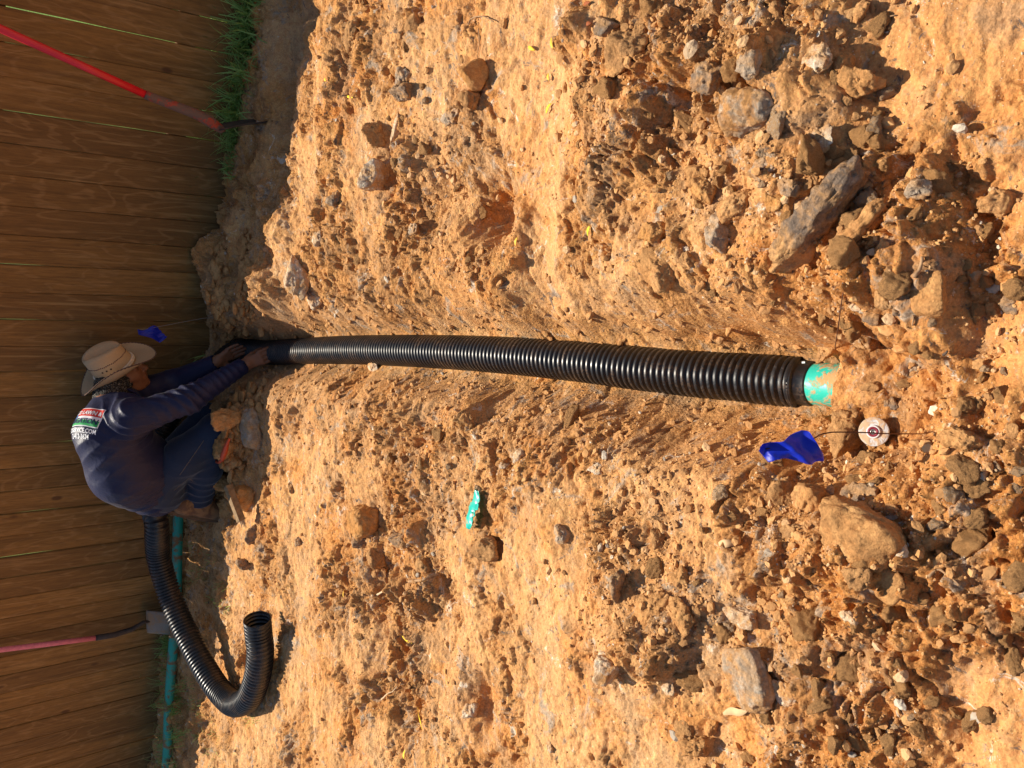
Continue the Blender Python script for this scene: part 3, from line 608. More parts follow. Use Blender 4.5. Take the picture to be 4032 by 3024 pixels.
# ------------------------------------------------------------------ fence
fence = tag(empty('wooden_fence', (-2.5, FENCE_Y, 0)), 'tall brown stained board fence with narrow gaps, standing behind the worker', 'fence')
FH = 1.17
def board(n):
    x1 = -.410 - .1431 * n; gap = (.0036 if n < 14 else .0062) * random.uniform(.7, 1.3); w_ = .1431 - gap; b = MB(); t = .0165
    nz = 26; zs = np.linspace(-.12, FH + random.uniform(-.006, .006), nz); V = []; ph = random.uniform(0, 6)
    for z in zs:
        e = .0011 * math.sin(z * 5 + ph) + .0006 * math.sin(z * 17 + ph * 2); e2 = .0011 * math.sin(z * 4 + ph * 1.7)
        cr = .0030
        for (x, y) in ((cr, 0), (w_ - cr, 0), (w_, cr), (w_, t), (0, t), (0, cr)):
            V.append((x - w_ + (e if x < w_ / 2 else e2) + ((gap - .0014 if n < 8 else 0) * float(sstep(.28, .42, z)) * (1 if x > w_ / 2 else 0)), y, z))
    Fs = []
    for i in range(nz - 1):
        for k in range(6):
            k2 = (k + 1) % 6; Fs.append((i * 6 + k, i * 6 + k2, (i + 1) * 6 + k2, (i + 1) * 6 + k))
    Fs.append(tuple(range(5, -1, -1))); m = (nz - 1) * 6; Fs.append(tuple(range(m, m + 6))); b.add(V, Fs)
    o = b.build('board', M['wood'], fence); o.matrix_parent_inverse = Matrix.Translation(-fence.location)
    o.location = (x1 + random.uniform(-.0006, .0006), FENCE_Y + random.uniform(-.0025, .0025), 0); o.rotation_euler = (random.uniform(-.002, .002), random.uniform(-.0012, .0012), random.uniform(-.006, .006))
for n in range(-16, 46): board(n)
for z in (.26, 1.05):
    b = MB(); b.box((-2.3, FENCE_Y + .0165 + .004 + .019, z), (9.4, .036, .087)); o = b.build('rail', M['wood'], fence); o.matrix_parent_inverse = Matrix.Translation(-fence.location)
M['nail'] = simple('rusty_nail', (.05, .03, .02), .7)

# ------------------------------------------------------------------ corrugated drain pipe
def black_plastic():
    N = NT('black_plastic', .33, .5); c = N.co()
    d = N.ramp(N.noise(c, 9, 6, .7, .6), [(.50, .0), (.72, .6)]); d = N.math('MULTIPLY', d, N.ramp(N.noise(c, 160, 3), [(.4, 0), (.7, 1)]))
    base = N.mix(N.noise(c, 30, 3), (.008, .009, .011), (.016, .017, .020)); base = N.mix(d, base, (.34, .20, .10))
    sc_ = N.ramp(N.noise(N.co((4, 4, 90)), 3, 3), [(.6, 0), (.66, .25)]); base = N.mix(sc_, base, (.09, .09, .095))
    return N.out(base, N.bump(N.noise(c, 240, 3), .12, .001), N.math('MULTIPLY_ADD', N.noise(c, 22, 4), .2, .27))
M['black'] = black_plastic()
def ribbed(path, pitch=.0205, ro=.065, ri=.0565, n=44, per=9):
    P, s = resample(path, pitch / per); m = len(P)
    T = np.gradient(P, axis=0); T /= np.linalg.norm(T, axis=1)[:, None]
    Nn = np.zeros_like(P); nr = np.array([.1, .2, 1.0]); 
    for i in range(m):
        nr = nr - T[i] * (nr @ T[i]); nr /= np.linalg.norm(nr); Nn[i] = nr
    B = np.cross(T, Nn); u = (s / pitch) % 1
    prof = np.interp(u, [0, .08, .16, .30, .36, .42, .60, .68, .78, 1], [0, .55, .95, 1, .90, 1, .97, .5, 0, 0]); r = ri + (ro - ri) * prof
    a = np.linspace(0, 2 * np.pi, n, endpoint=False)
    V = P[:, None, :] + r[:, None, None] * (np.cos(a)[None, :, None] * Nn[:, None, :] + np.sin(a)[None, :, None] * B[:, None, :])
    idx = np.arange(m * n).reshape(m, n); r2 = np.roll(idx, -1, 1)
    Fs = np.stack([idx[:-1], r2[:-1], r2[1:], idx[1:]], -1).reshape(-1, 4)
    return V.reshape(-1, 3), Fs, P, T, Nn, B
main = [PZ(3162, 1507, -.275)] + [PZ(*p) for p in TRENCH if p[0] <= 2950]
main += [Vector((-2.02, 4.16, -.02)), Vector((-2.22, 4.215, .12)), Vector((-2.50, 4.18, .25))]
for px, py, z in [(605, 1985, .29), (617, 2062, .29), (623, 2185, .26), (660, 2321, .215), (710, 2444, .175), (765, 2556, .14), (827, 2667, .105), (877, 2735, .08), (926, 2772, .07), (981, 2747, .068), (1012, 2667, .07), (1025, 2574, .078), (1018, 2494, .092), (1013, 2440, .105)]:
    main.append(PZ(px, py, z))
V_, F_, P_, T_, N_, B_ = ribbed(catmull(main, .008))
dp = empty('drain_pipe', tuple(P_[0])); tag(dp, 'long black corrugated drain pipe lying in the trench and curled back at its loose end', 'pipe')
def adopt(o, par):
    o.parent = par; o.matrix_parent_inverse = par.matrix_world.inverted() if par.type != 'EMPTY' else Matrix.Translation(-Vector(par.location)); return o
adopt(link('corrugated_tube', mesh_np('corrugated_tube', V_, F_, M['black'])), dp)
# rim at the loose end
rim = MB(); e = P_[-1]; pts = [Vector(e + .0615 * (math.cos(t) * N_[-1] + math.sin(t) * B_[-1])) for t in np.linspace(0, 2 * np.pi, 41)]
rim.tube(pts, .0035, 8, False); adopt(rim.build('rim', M['black'], smooth=True), dp)
# smooth coupling end
c0 = PZ(3157, 1506, -.275); c1 = PZ(3213, 1511, -.275); ax = (c1 - c0).normalized()
cp = MB(); cp.tube([c0 - ax * .01, c0 + ax * .002, c0 + ax * .0035, c1 - ax * .003, c1, c1 + ax * .0005, c1 + ax * .0005], [.0655, .0655, .0572, .0572, .0562, .055, .048], 56, False); adopt(cp.build('coupling', M['black'], smooth=True), dp)
cl = MB(); q = PZ(3166, 1427, -.228); cl.box(q, (.008, .012, .006), Matrix.Rotation(.5, 3, 'Z')); adopt(cl.build('latch_tab', M['black'], bevel=.002), dp)
M['teal'] = muddy('teal_plastic', (.02, .50, .40), amt=.40, rough=.4, scale=30, stretch=(1, 1, 1)); M['teal_mud'] = muddy('muddy_teal_plastic', (.02, .38, .29), mud=(.24, .13, .06), amt=.40, rough=.5, scale=13)
gp = MB(); e2 = PZ(3420, 1527, -.26); nn = 12
gp.tube([c1 - ax * .006 + (e2 - c1) * (k / nn) for k in range(nn + 1)], .0525, 56); tag(gp.build('sewer_pipe', M['teal'], smooth=True), 'muddy teal pipe joined to the near end of the black pipe', 'pipe')
lp = catmull([PZ(*p) for p in ((655, 3120, .03), (664, 2950, .03), (668, 2820, .035), (676, 2680, .035), (690, 2500, .03), (700, 2350, .02), (703, 2200, .03), (706, 2060, .032), (712, 1960, .02))], .03)
lg = MB(); lg.tube([p + Vector((0, -.008, .010)) for p in lp], .030, 20); tag(lg.build('buried_pipe', M['teal_mud'], smooth=True), 'half buried muddy teal pipe lying along the foot of the fence at the lower left', 'pipe')
# mud bank that half buries it
def clump_line(name, pts, n, s0, s1, mat, spread, label=None):
    VV = []; FF = []; off = 0
    for k in range(n):
        p = Vector(random.choice(pts)); B = rock_shape(3, 40 + k % 9, 12, .08, .14)[0]; s = random.uniform(s0, s1)
        x = p.x + random.gauss(0, spread); y = p.y + random.gauss(0, spread * .6); a = random.uniform(0, 6.3); c, sn = math.cos(a), math.sin(a); B = B * np.array([s * 1.4, s, s * .7])
        VV.append(np.stack([B[:, 0] * c - B[:, 1] * sn + x, B[:, 0] * sn + B[:, 1] * c + y, B[:, 2] + gz(x, y) + s * .2], 1)); FF.append(ICO[3][1] + off); off += len(B)
    return tag(link(name, mesh_np(name, np.concatenate(VV), np.concatenate(FF), mat)), kind='stuff')
clump_line('mud_lumps', [p + Vector((0, -.03, 0)) for p in lp], 60, .010, .028, M['brown'], .03)
clump_line('soil_lumps', [G(870, y) for y in range(960, 1340, 12)] + [G(960, y) for y in range(950, 1330, 15)] + [G(920, y) for y in range(1580, 1860, 14)] + [G(1010, y) for y in range(1500, 1640, 20)], 420, .006, .028, M['clay'], .035)

clump_line('trench_crumbs', [Vector(p) + Vector((sg * q, 0, 0)) for p in tr_path[6:-10] for sg in (-1, 1) for q in (.10, .14, .19, .25)], 420, .003, .012, M['clay'], .024)
# ------------------------------------------------------------------ spades
M['red'] = simple('red_fibreglass', (.60, .012, .022), .38, .5, .12, 12, .05); M['pink'] = simple('faded_pink_handle', (.66, .20, .27), .6, .3, .18, 40, .2)
M['rustmetal'] = muddy('rusty_painted_steel', (.45, .05, .015), mud=(.17, .10, .07), amt=.62, rough=.6, scale=28); M['darkmetal'] = simple('dark_dirty_steel', (.06, .042, .032), .7, .4, .4, 30, .5); M['greymetal'] = muddy('grey_muddy_steel', (.26, .22, .18), mud=(.30, .20, .12), amt=.5, rough=.7, scale=16)
def blade_plate(b, top, axd, side, wid, ln, thick=.004, tip=.3, dish=.018):
    nrm = axd.cross(side).normalized(); nu, nv = 14, 12; V = []
    for k in (0, 1):
        for i in range(nv + 1):
            v = i / nv; hw = wid / 2 * (1 if v < 1 - tip else math.sqrt(max(0.02, 1 - ((v - 1 + tip) / tip) ** 2 * .8)))
            for j in range(nu + 1):
                u = j / nu * 2 - 1; V.append(top + axd * (ln * v) + side * (hw * u) + nrm * (dish * (u * u) + .010 * math.sin(v * 2.5) + (thick if k else 0)))
    m = (nu + 1) * (nv + 1); Fs = []
    for i in range(nv):
        for j in range(nu):
            a = i * (nu + 1) + j; Fs.append((a, a + 1, a + nu + 2, a + nu + 1)); Fs.append((a + m, a + m + nu + 1, a + m + nu + 2, a + m + 1))
    ed = [j for j in range(nu + 1)] + [(i + 1) * (nu + 1) - 1 for i in range(1, nv + 1)] + [nv * (nu + 1) + j for j in range(nu - 1, -1, -1)] + [i * (nu + 1) for i in range(nv - 1, 0, -1)]
    for q in range(len(ed)):
        a, c = ed[q], ed[(q + 1) % len(ed)]; Fs.append((a, a + m, c + m, c))
    b.add(V, Fs)
tipp = PZ(1050, 490, gz(*list(PZ(1050, 490, 0))[:2]) - .02); joint = PY(875, 512, 4.02); fer = PY(590, 380, 4.10); mid = PY(770, 448, 4.055); top = PY(0, 112, 4.235); top2 = top + (top - fer) * .35; top2.y = min(top2.y, 4.30)
sh1 = tag(empty('spade', tuple(joint)), 'red-handled spade leaning on the fence with its rusty blade stuck in the soil', 'spade', None)
b = MB(); b.tube([fer, fer + (top - fer) * .5, top, top2], .0172, 18); adopt(b.build('handle', M['red'], smooth=True), sh1)
b = MB(); b.tube([fer + (top - fer).normalized() * .02, fer, fer * .6 + mid * .4, mid, mid * .4 + joint * .6 + Vector((.006, 0, .004)), joint, joint + (tipp - joint) * .06], [.0195, .0195, .021, .0235, .026, .019, .008], 18); adopt(b.build('socket', M['rustmetal'], smooth=True), sh1)
axd = (tipp - joint).normalized(); vw = (joint - Vector((0, 0, CAMZ))).normalized(); sd_ = (vw - axd * vw.dot(axd)).normalized(); sd_ = (Matrix.Rotation(.10, 3, axd) @ sd_)
b = MB(); blade_plate(b, joint - axd * .02, axd, sd_, .20, (tipp - joint).length + .03, .0035, .35, .012); adopt(b.build('blade', M['darkmetal'], smooth=True), sh1)
hp = [PY(-150, 2579, 4.29), PY(0, 2559, 4.28), PY(200, 2535, 4.27), PY(378, 2512, 4.26)]; shp2 = [PY(376, 2512, 4.26), PY(450, 2500, 4.255), PY(520, 2478, 4.25), PY(565, 2450, 4.24), PY(600, 2445, 4.24)]
sh2 = tag(empty('spade', tuple(PY(620, 2450, 4.25))), 'faded pink-handled spade with square grey blade, leaning on the fence behind the curled pipe', 'spade', None)
b = MB(); b.tube(hp, .0150, 16); adopt(b.build('handle', M['pink'], smooth=True), sh2)
b = MB(); b.tube(shp2, [.0175, .0175, .0155, .011, .006], 16); adopt(b.build('socket', M['darkmetal'], smooth=True), sh2)
bt = PY(576, 2452, 4.25); bb = PY(672, 2455, 4.18); a2 = (bb - bt).normalized(); s2 = Vector((1, 0, 0)); s2 = (s2 - a2 * s2.dot(a2)).normalized()
b = MB(); blade_plate(b, bt, a2, s2, .175, (bb - bt).length + .07, .004, .12, -.012); adopt(b.build('blade', M['greymetal'], smooth=True), sh2)

# ------------------------------------------------------------------ marking flags
def flag_mat():
    N = NT('blue_flag_film', .38, .5); N.b.inputs['Transmission Weight'].default_value = 0; c = N.co()
    N.b.inputs['Subsurface Weight'].default_value = 0
    m = N.out(N.mix(N.noise(c, 25, 3), (.006, .018, .42), (.012, .04, .62)), N.bump(N.noise(c, 60, 4), .25, .003))
    out = N.t.nodes['Material Output']; tr = N.n('ShaderNodeBsdfTranslucent'); tr.inputs[0].default_value = (.02, .06, .75, 1); mx = N.n('ShaderNodeMixShader'); mx.inputs[0].default_value = .3
    N.t.links.new(N.b.outputs[0], mx.inputs[1]); N.t.links.new(tr.outputs[0], mx.inputs[2]); N.t.links.new(mx.outputs[0], out.inputs[0]); return m
M['flag'] = flag_mat(); M['wire'] = simple('rusty_wire', (.10, .035, .015), .7, .3, .3, 60, .3); M['wire2'] = simple('pale_wire', (.30, .26, .22), .5, .4, .2, 60, 0)
def sheet(name, A, B_, nu, nv, mat, fold, par, thick=.0008):
    """ruled sheet between two polylines, pushed out of plane by fold(u, v)"""
    A = [Vector(p) for p in A]; B_ = [Vector(p) for p in B_]
    def at(P, t):
        f = t * (len(P) - 1); i = min(int(f), len(P) - 2); return P[i].lerp(P[i + 1], f - i)
    n0 = (A[-1] - A[0]).cross(B_[0] - A[0]).normalized(); V = []; Fs = []
    for i in range(nu + 1):
        for j in range(nv + 1):
            u = i / nu; v = j / nv; V.append(at(A, u).lerp(at(B_, u), v) + n0 * fold(u, v))
    for i in range(nu):
        for j in range(nv):
            a = i * (nv + 1) + j; Fs.append((a, a + 1, a + nv + 2, a + nv + 1))
    me = bpy.data.meshes.new(name); me.from_pydata([tuple(v) for v in V], [], Fs); me.polygons.foreach_set('use_smooth', [True] * len(me.polygons)); me.materials.append(mat)
    o = link(name, me); md = o.modifiers.new('thickness', 'SOLIDIFY'); md.thickness = thick * .4; adopt(o, par); return o
base = G(3565, 1708)
f1 = tag(empty('marking_flag', tuple(base)), 'big crumpled blue marking flag on a bent rusty wire beside the sprinkler head', 'flag')
wz = [(3400, 1703, .085), (3275, 1702, .16), (3225, 1714, .185), (3195, 1730, .20), (3100, 1752, .235), (3015, 1768, .262)]
b = MB(); wp = catmull([base - Vector((0, 0, .03)), base, PZ(3480, 1707, .04)] + [PZ(*p) for p in wz], .01); b.tube(wp, .0013, 8); adopt(b.build('wire', M['wire'], smooth=True), f1)
A = [PZ(x, y, z) for x, y, z in ((2990, 1777, .285), (3012, 1756, .278), (3050, 1752, .262), (3110, 1728, .242), (3165, 1703, .222), (3190, 1703, .212), (3197, 1724, .205))]
Bq = [PZ(x, y, z) for x, y, z in ((3027, 1821, .262), (3048, 1806, .255), (3069, 1798, .245), (3120, 1806, .225), (3180, 1812, .195), (3247, 1820, .165), (3250, 1797, .17))]
fo = lambda u, v: .013 * math.sin(3.1 * v + 4 * u) * (1 - .2 * u) - .012 * math.exp(-((u - .42 - .22 * v) / .07) ** 2) + .008 * math.exp(-((u - .75 + .35 * v) / .09) ** 2) + .0012 * math.sin(23 * u + 9 * v) + .0015 * abs(math.sin(6 * v - 9 * u))
sheet('pennant', A, Bq, 48, 26, M['flag'], fo, f1)
b2 = G(806, 1253); b2 = PY(812, 1252, 4.17); topw = PY(621, 1287, 4.22)
f2 = tag(empty('marking_flag', tuple(b2)), 'smaller blue marking flag on a thin pale wire by the fence near the hat', 'flag')
b = MB(); b.tube(catmull([b2 - Vector((0, 0, .05)), b2, PY(720, 1268, 4.19), topw, PY(545, 1300, 4.235)], .02), .0011, 6); adopt(b.build('wire', M['wire2'], smooth=True), f2)
A = [PY(x, y, 4.23) for x, y in ((542, 1296), (575, 1291), (600, 1289), (621, 1285))]; Bq = [PY(x, y, 4.20) for x, y in ((546, 1312), (590, 1332), (628, 1348), (658, 1325))]
sheet('pennant', A, Bq, 24, 18, M['flag'], lambda u, v: .010 * math.sin(7 * u + 2 * v) + .004 * math.sin(19 * v + 5 * u), f2)
b = MB(); b.tube(catmull([G(3288, 1375) - Vector((0, 0, .02)), G(3288, 1375), PZ(3300, 1290, .02), PZ(3312, 1200, .05), PZ(3325, 1125, .075)], .01), .0012, 7)
tag(b.build('wire_stub', M['wire'], smooth=True), 'thin rusty bare wire sticking out above the end of the black pipe', 'wire')

# ------------------------------------------------------------------ sprinkler head
sc0 = G(3440, 1700); sc0.z = -.072; sc0 = PZ(3440, 1700, -.072)
sp = tag(empty('sprinkler_head', tuple(sc0)), 'round dirty white sprinkler head with dark red ring beside the big blue flag', 'sprinkler')
M['cap'] = muddy('dirty_white_cap', (.62, .60, .60), mud=(.52, .34, .20), amt=.55, rough=.35, scale=42); M['white'] = simple('white_plastic', (.72, .68, .68), .35, .5, .06, 30, 0); M['maroon'] = simple('maroon_rubber', (.22, .012, .03), .5, .4, .2, 40, .1); M['steel'] = simple('grey_metal', (.35, .33, .31), .3, .5, .2, 60, .1, .8)
vdir = (Vector((0, 0, CAMZ)) - sc0).normalized(); up = (Vector((0, 0, 1)) * .45 + vdir * .55).normalized(); sx_ = up.orthogonal().normalized(); sy_ = up.cross(sx_); RS = depth(sc0) * 58 / F
def lpart(name, prof, mat, n=48, off=(0, 0)):
    Vl, Fl = lathe([(r * RS, z * RS) for r, z in prof], n); me = bpy.data.meshes.new(name)
    me.from_pydata([tuple(sx_ * (v[0] + off[0] * RS) + sy_ * (v[1] + off[1] * RS) + up * v[2]) for v in Vl], [], Fl); me.polygons.foreach_set('use_smooth', [True] * len(me.polygons)); me.materials.append(mat); return link(name, me, sp)
lpart('riser', [(.0, -2.6), (.84, -2.6), (.84, -.16)], M['black']); lpart('cap', [(.84, -.2), (.97, -.16), (1, -.10), (.99, -.02), (.95, 0), (.70, .02), (.46, .03), (0, .03)], M['cap'])
lpart('collar', [(.46, 0), (.45, .13), (.42, .17), (.35, .17), (.34, .12)], M['white']); lpart('ring', [(.345, .03), (.345, .19), (.33, .21), (.20, .21), (.19, .15)], M['maroon']); lpart('nozzle', [(.19, .1), (.19, .20), (.12, .21), (.10, .14), (.055, .13), (.05, .19), (0, .2)], M['steel'])

# ------------------------------------------------------------------ torn teal plastic, wood, orange tool, twigs, leaves
def shard(name, px, py, label, size=.058, z=.02, seed=0):
    p = G(px, py); rg = random.Random(seed); nu, nv = 26, 14; V = []; Fs = []; u3 = Vector((*DOWN, 0)); v3 = Vector((*LEFT, 0)); up = Vector((0, 0, 1))
    d1 = (v3 * .93 - u3 * .22 + up * .15).normalized(); d2 = (u3 * .8 + up * .3 + v3 * .2).normalized(); nm = d1.cross(d2).normalized(); d2 = nm.cross(d1); 
    if nm.z < 0: nm = -nm
    for i in range(nu + 1):
        for j in range(nv + 1):
            u = i / nu * 2 - 1; v = j / nv * 2 - 1; w_ = (.66 - .40 * abs(u) ** 2.5) * (1 + .22 * math.sin(9 * u + 2) + (.35 * rg.random() if j in (0, nv) else 0)) * (.6 if -.1 < u < .15 and v > 0 else 1)
            a = v * .75; V.append(p + d1 * (size * u * 1.05) + d2 * (size * w_ * math.sin(a) * 1.1) + nm * (size * .5 * (math.cos(a) - .4) + .004 * math.sin(u * 3.2) + z))
    for i in range(nu):
        for j in range(nv):
            a = i * (nv + 1) + j; Fs.append((a, a + 1, a + nv + 2, a + nv + 1))
    me = bpy.data.meshes.new(name); me.from_pydata([tuple(v) for v in V], [], Fs); me.materials.append(M['teal_clean']); me.transform(Matrix.Identity(4)); o = link(name, me); md = o.modifiers.new('t', 'SOLIDIFY'); md.thickness = .0028; return tag(o, label, 'plastic')
M['teal_clean'] = muddy('clean_teal_plastic', (.02, .52, .42), amt=.22, rough=.3, scale=30)
shard('plastic_fragment', 1900, 2010, 'torn bright teal piece of broken plastic pipe on the left bank of the trench', .060)
M['oldwood'] = simple('old_grey_wood', (.26, .165, .085), .85, .2, .35, 60, .5); M['endgrain'] = simple('splintered_wood', (.55, .42, .27), .9, .1, .3, 60, .5)
w0 = PZ(897, 1912, .105); w1 = PZ(950, 2052, .07); wd = (w1 - w0); wl = wd.length; wd.normalize(); ws = wd.cross(Vector((0, 0, 1))).normalized(); wu = ws.cross(wd)
b = MB(); b.box((0, 0, 0), (.040, wl, .034)); o = b.build('wood_offcut', M['oldwood'], bevel=.003); frame_to(o, ws, wd, wu, (w0 + w1) / 2); tag(o, 'short weathered wood block lying on orange clods near the boot', 'wood')
b = MB()
for k in range(14):
    x = random.uniform(-.018, .018); z = random.uniform(-.014, .014); b.tube([Vector((x, wl / 2 - .01, z)), Vector((x + random.uniform(-.006, .006), wl / 2 + random.uniform(.012, .04), z + random.uniform(-.006, .006)))], [.003, .0008], 5)
q = b.build('splinters', M['endgrain'], o)
M['orange'] = simple('orange_plastic', (.56, .075, .02), .5, .4, .2, 30, .15)
b = MB(); hw = catmull([PZ(903, 1728, .125), PZ(893, 1750, .125), PZ(884, 1780, .12), PZ(872, 1812, .115)], .01)
b.tube(hw, [.005 + .010 * math.sin(min(1, i / (len(hw) - 1)) * 2.4) for i in range(len(hw))], 14)
tl = tag(empty('hand_saw', tuple(hw[0])), 'orange plastic tool handle poking out of the spoil in front of the kneeling worker', 'tool'); adopt(b.build('handle', M['orange'], smooth=True), tl)
b = MB(); b.tube([PZ(874, 1808, .115), PZ(862, 1822, .11), PZ(851, 1818, .105), PZ(852, 1809, .10)], [.008, .007, .006, .004], 10); adopt(b.build('hook', M['orange'], smooth=True), tl)
b = MB(); b.tube([PZ(872, 1812, .112), PZ(858, 1800, .105)], [.006, .004], 8); adopt(b.build('blade_stub', M['darkmetal'], smooth=True), tl)
M['twig'] = simple('dry_twig', (.36, .22, .12), .9, .1, .3, 90, .4); M['twigp'] = simple('pale_dry_twig', (.60, .43, .26), .9, .1, .2, 90, .3)
def twig(pts, r, label, mat='twig', lift=.006, name='twig'):
    P = [G(*p) + Vector((0, 0, lift)) for p in pts]; P = catmull(P, .006); n = len(P)
    b = MB(); b.tube([p + Vector((random.uniform(-1, 1), random.uniform(-1, 1), random.uniform(-1, 1))) * .0006 for p in P], [r * (1 - .5 * i / n) * random.uniform(.85, 1.15) for i in range(n)], 8); tag(b.build(name, M[mat], smooth=True), label, name.replace('_', ' '))
twig([(1617, 2288), (1665, 2283), (1700, 2270), (1735, 2258)], .0062, 'thick straight dead twig lying below the wet grey-brown clod')
twig([(1612, 2393), (1640, 2420), (1680, 2446)], .0036, 'slanting brown twig on the lower left slope', 'twig')
twig([(1475, 2342), (1500, 2338), (1531, 2310)], .0046, 'short pale forked stick on the crumbly strip left of the thick twig', 'twigp')
twig([(1512, 2752), (1535, 2728), (1550, 2722), (1570, 2700)], .0038, 'bent pale stick near the bottom of the crumbly strip', 'twigp')
twig([(1856, 100), (1866, 80), (1890, 68), (1920, 70), (1958, 90)], .0030, 'curved brown root arching over the pale ground at the top edge', 'twig', .012, 'root')
twig([(1885, 112), (1890, 160), (1882, 230)], .0022, 'hair-thin root hanging from the curved root', 'twig', .004, 'root')
twig([(3608, 1090), (3625, 1070), (3633, 1040), (3640, 1010)], .0040, 'knotted grey root lying on the flat-topped block', 'twig', .006, 'root')
twig([(3468, 442), (3490, 442), (3514, 446)], .0014, 'tiny dark twig on smooth sand in the upper right', 'wire', .003)
twig([(3455, 75), (3530, 60)], .002, 'fine dark rootlet near the upper right corner', 'twig', .003, 'root')
twig([(3722, 1398), (3738, 1382)], .0026, 'short charred twig to the right of the tan block', 'darkmetal', .008)
twig([(3600, 1240), (3602, 1262), (3598, 1282)], .0022, 'small grey twig lying on the broad tan block', 'twig', .004)
twig([(1235, 1740), (1225, 1758), (1228, 1770)], .0012, 'straw-thin pale twig left of the trench shoulder', 'twigp')
twig([(1430, 1140), (1445, 1180), (1440, 1210)], .0016, 'wispy rootlet on the bank above the pipe', 'twig', .004, 'root')
twig([(1820, 1550), (1805, 1570)], .002, 'straw coloured stalk just below the middle of the pipe', 'twigp')
twig([(3660, 2270), (3700, 2240), (3780, 2300)], .0030, 'grey stick among tan crumbs in the lower right', 'twig', .006)
for k, (pts, lab, c_) in enumerate([([(1590, 2503), (1630, 2531)], 'fat yellow leaf blade left of the dead twigs', 0), ([(1654, 2784), (1662, 2830), (1670, 2870)], 'longest yellow leaf blade, near the bottom of the lower slope', 0), ([(1601, 2950), (1597, 2985)], 'short yellow leaf at the bottom edge', 0), ([(1361, 2320), (1361, 2350)], 'small yellow leaf on smooth ground above the pipe coil', 1), ([(1374, 381), (1393, 385)], 'bright yellow leaf speck on the far packed ground', 0), ([(1283, 305), (1292, 322)], 'yellow-green leaf beside a crack near the far shadow edge', 0),
        ([(2090, 186), (2112, 200)], 'yellow leaf on the pale packed ground near the top edge', 0), ([(2180, 150), (2184, 192)], 'upright thin yellow leaf on the pale ground near the top', 1), ([(2165, 290), (2170, 320)], 'yellow needle leaf on the pale ground above the long narrow one', 1), ([(2176, 408), (2158, 448)], 'long narrow yellow leaf on the pale ground', 0), ([(2330, 892), (2325, 930)], 'green-yellow leaf at the edge of the packed band', 2), ([(2045, 935), (2035, 968)], 'green leaf strip on the packed band above the pipe', 1),
        ([(2836, 2140), (2870, 2137), (2918, 2133)], 'pale tan wood chip on smooth soil below the trench', 3), ([(2855, 2808), (2890, 2795), (2925, 2800), (2950, 2795)], 'curled pale dry leaf under the big ash grey slab', 3), ([(1265, 1980), (1272, 2000)], 'faint yellow leaf on the far smooth ground', 1), ([(2310, 25), (2335, 12)], 'rusty brown leaf at the top edge', 4), ([(2310, 97), (2340, 94)], 'red-brown leaf at the top beside a dark disc clod', 4)]):
    if 'leafy' not in M:
        M['leafy'] = 1; M['l0'] = simple('yellow_leaf', (.80, .56, .03), .6, .3, .1, 40, .1); M['l1'] = simple('dull_yellow_leaf', (.68, .42, .05), .6, .3, .1, 40, .1); M['l2'] = simple('lime_leaf', (.50, .52, .03), .6, .3, .1, 40, .1); M['l3'] = simple('dry_tan_leaf', (.62, .40, .21), .7, .2, .15, 40, .1); M['l4'] = simple('red_brown_leaf', (.32, .09, .03), .7, .2, .2, 40, .1)
    P = catmull([G(*p) for p in pts], .003); n = len(P); V = []; wd_ = .0050 if c_ != 3 else .009
    for i, p in enumerate(P):
        t = i / (n - 1); d = (P[min(i + 1, n - 1)] - P[max(i - 1, 0)]).normalized(); s_ = d.cross(Vector((0, 0, 1))).normalized(); h_ = wd_ * math.sin(math.pi * (.06 + .9 * t)) ** .7; hz_ = .006 + .004 * math.sin(3 * t)
        V += [p + s_ * h_ + Vector((0, 0, hz_ + .0012)), p + Vector((0, 0, hz_)), p - s_ * h_ + Vector((0, 0, hz_ + .0012))]
    Fs = []
    for i in range(n - 1): Fs += [(i * 3, i * 3 + 1, i * 3 + 4, i * 3 + 3), (i * 3 + 1, i * 3 + 2, i * 3 + 5, i * 3 + 4)]
    nm = 'wood_chip' if 'chip' in lab else 'leaf'; b = MB(); b.add(V, Fs); o = b.build(nm, M['l%d' % c_], smooth=True); md = o.modifiers.new('t', 'SOLIDIFY'); md.thickness = .0008; tag(o, lab, nm.replace('_', ' '))

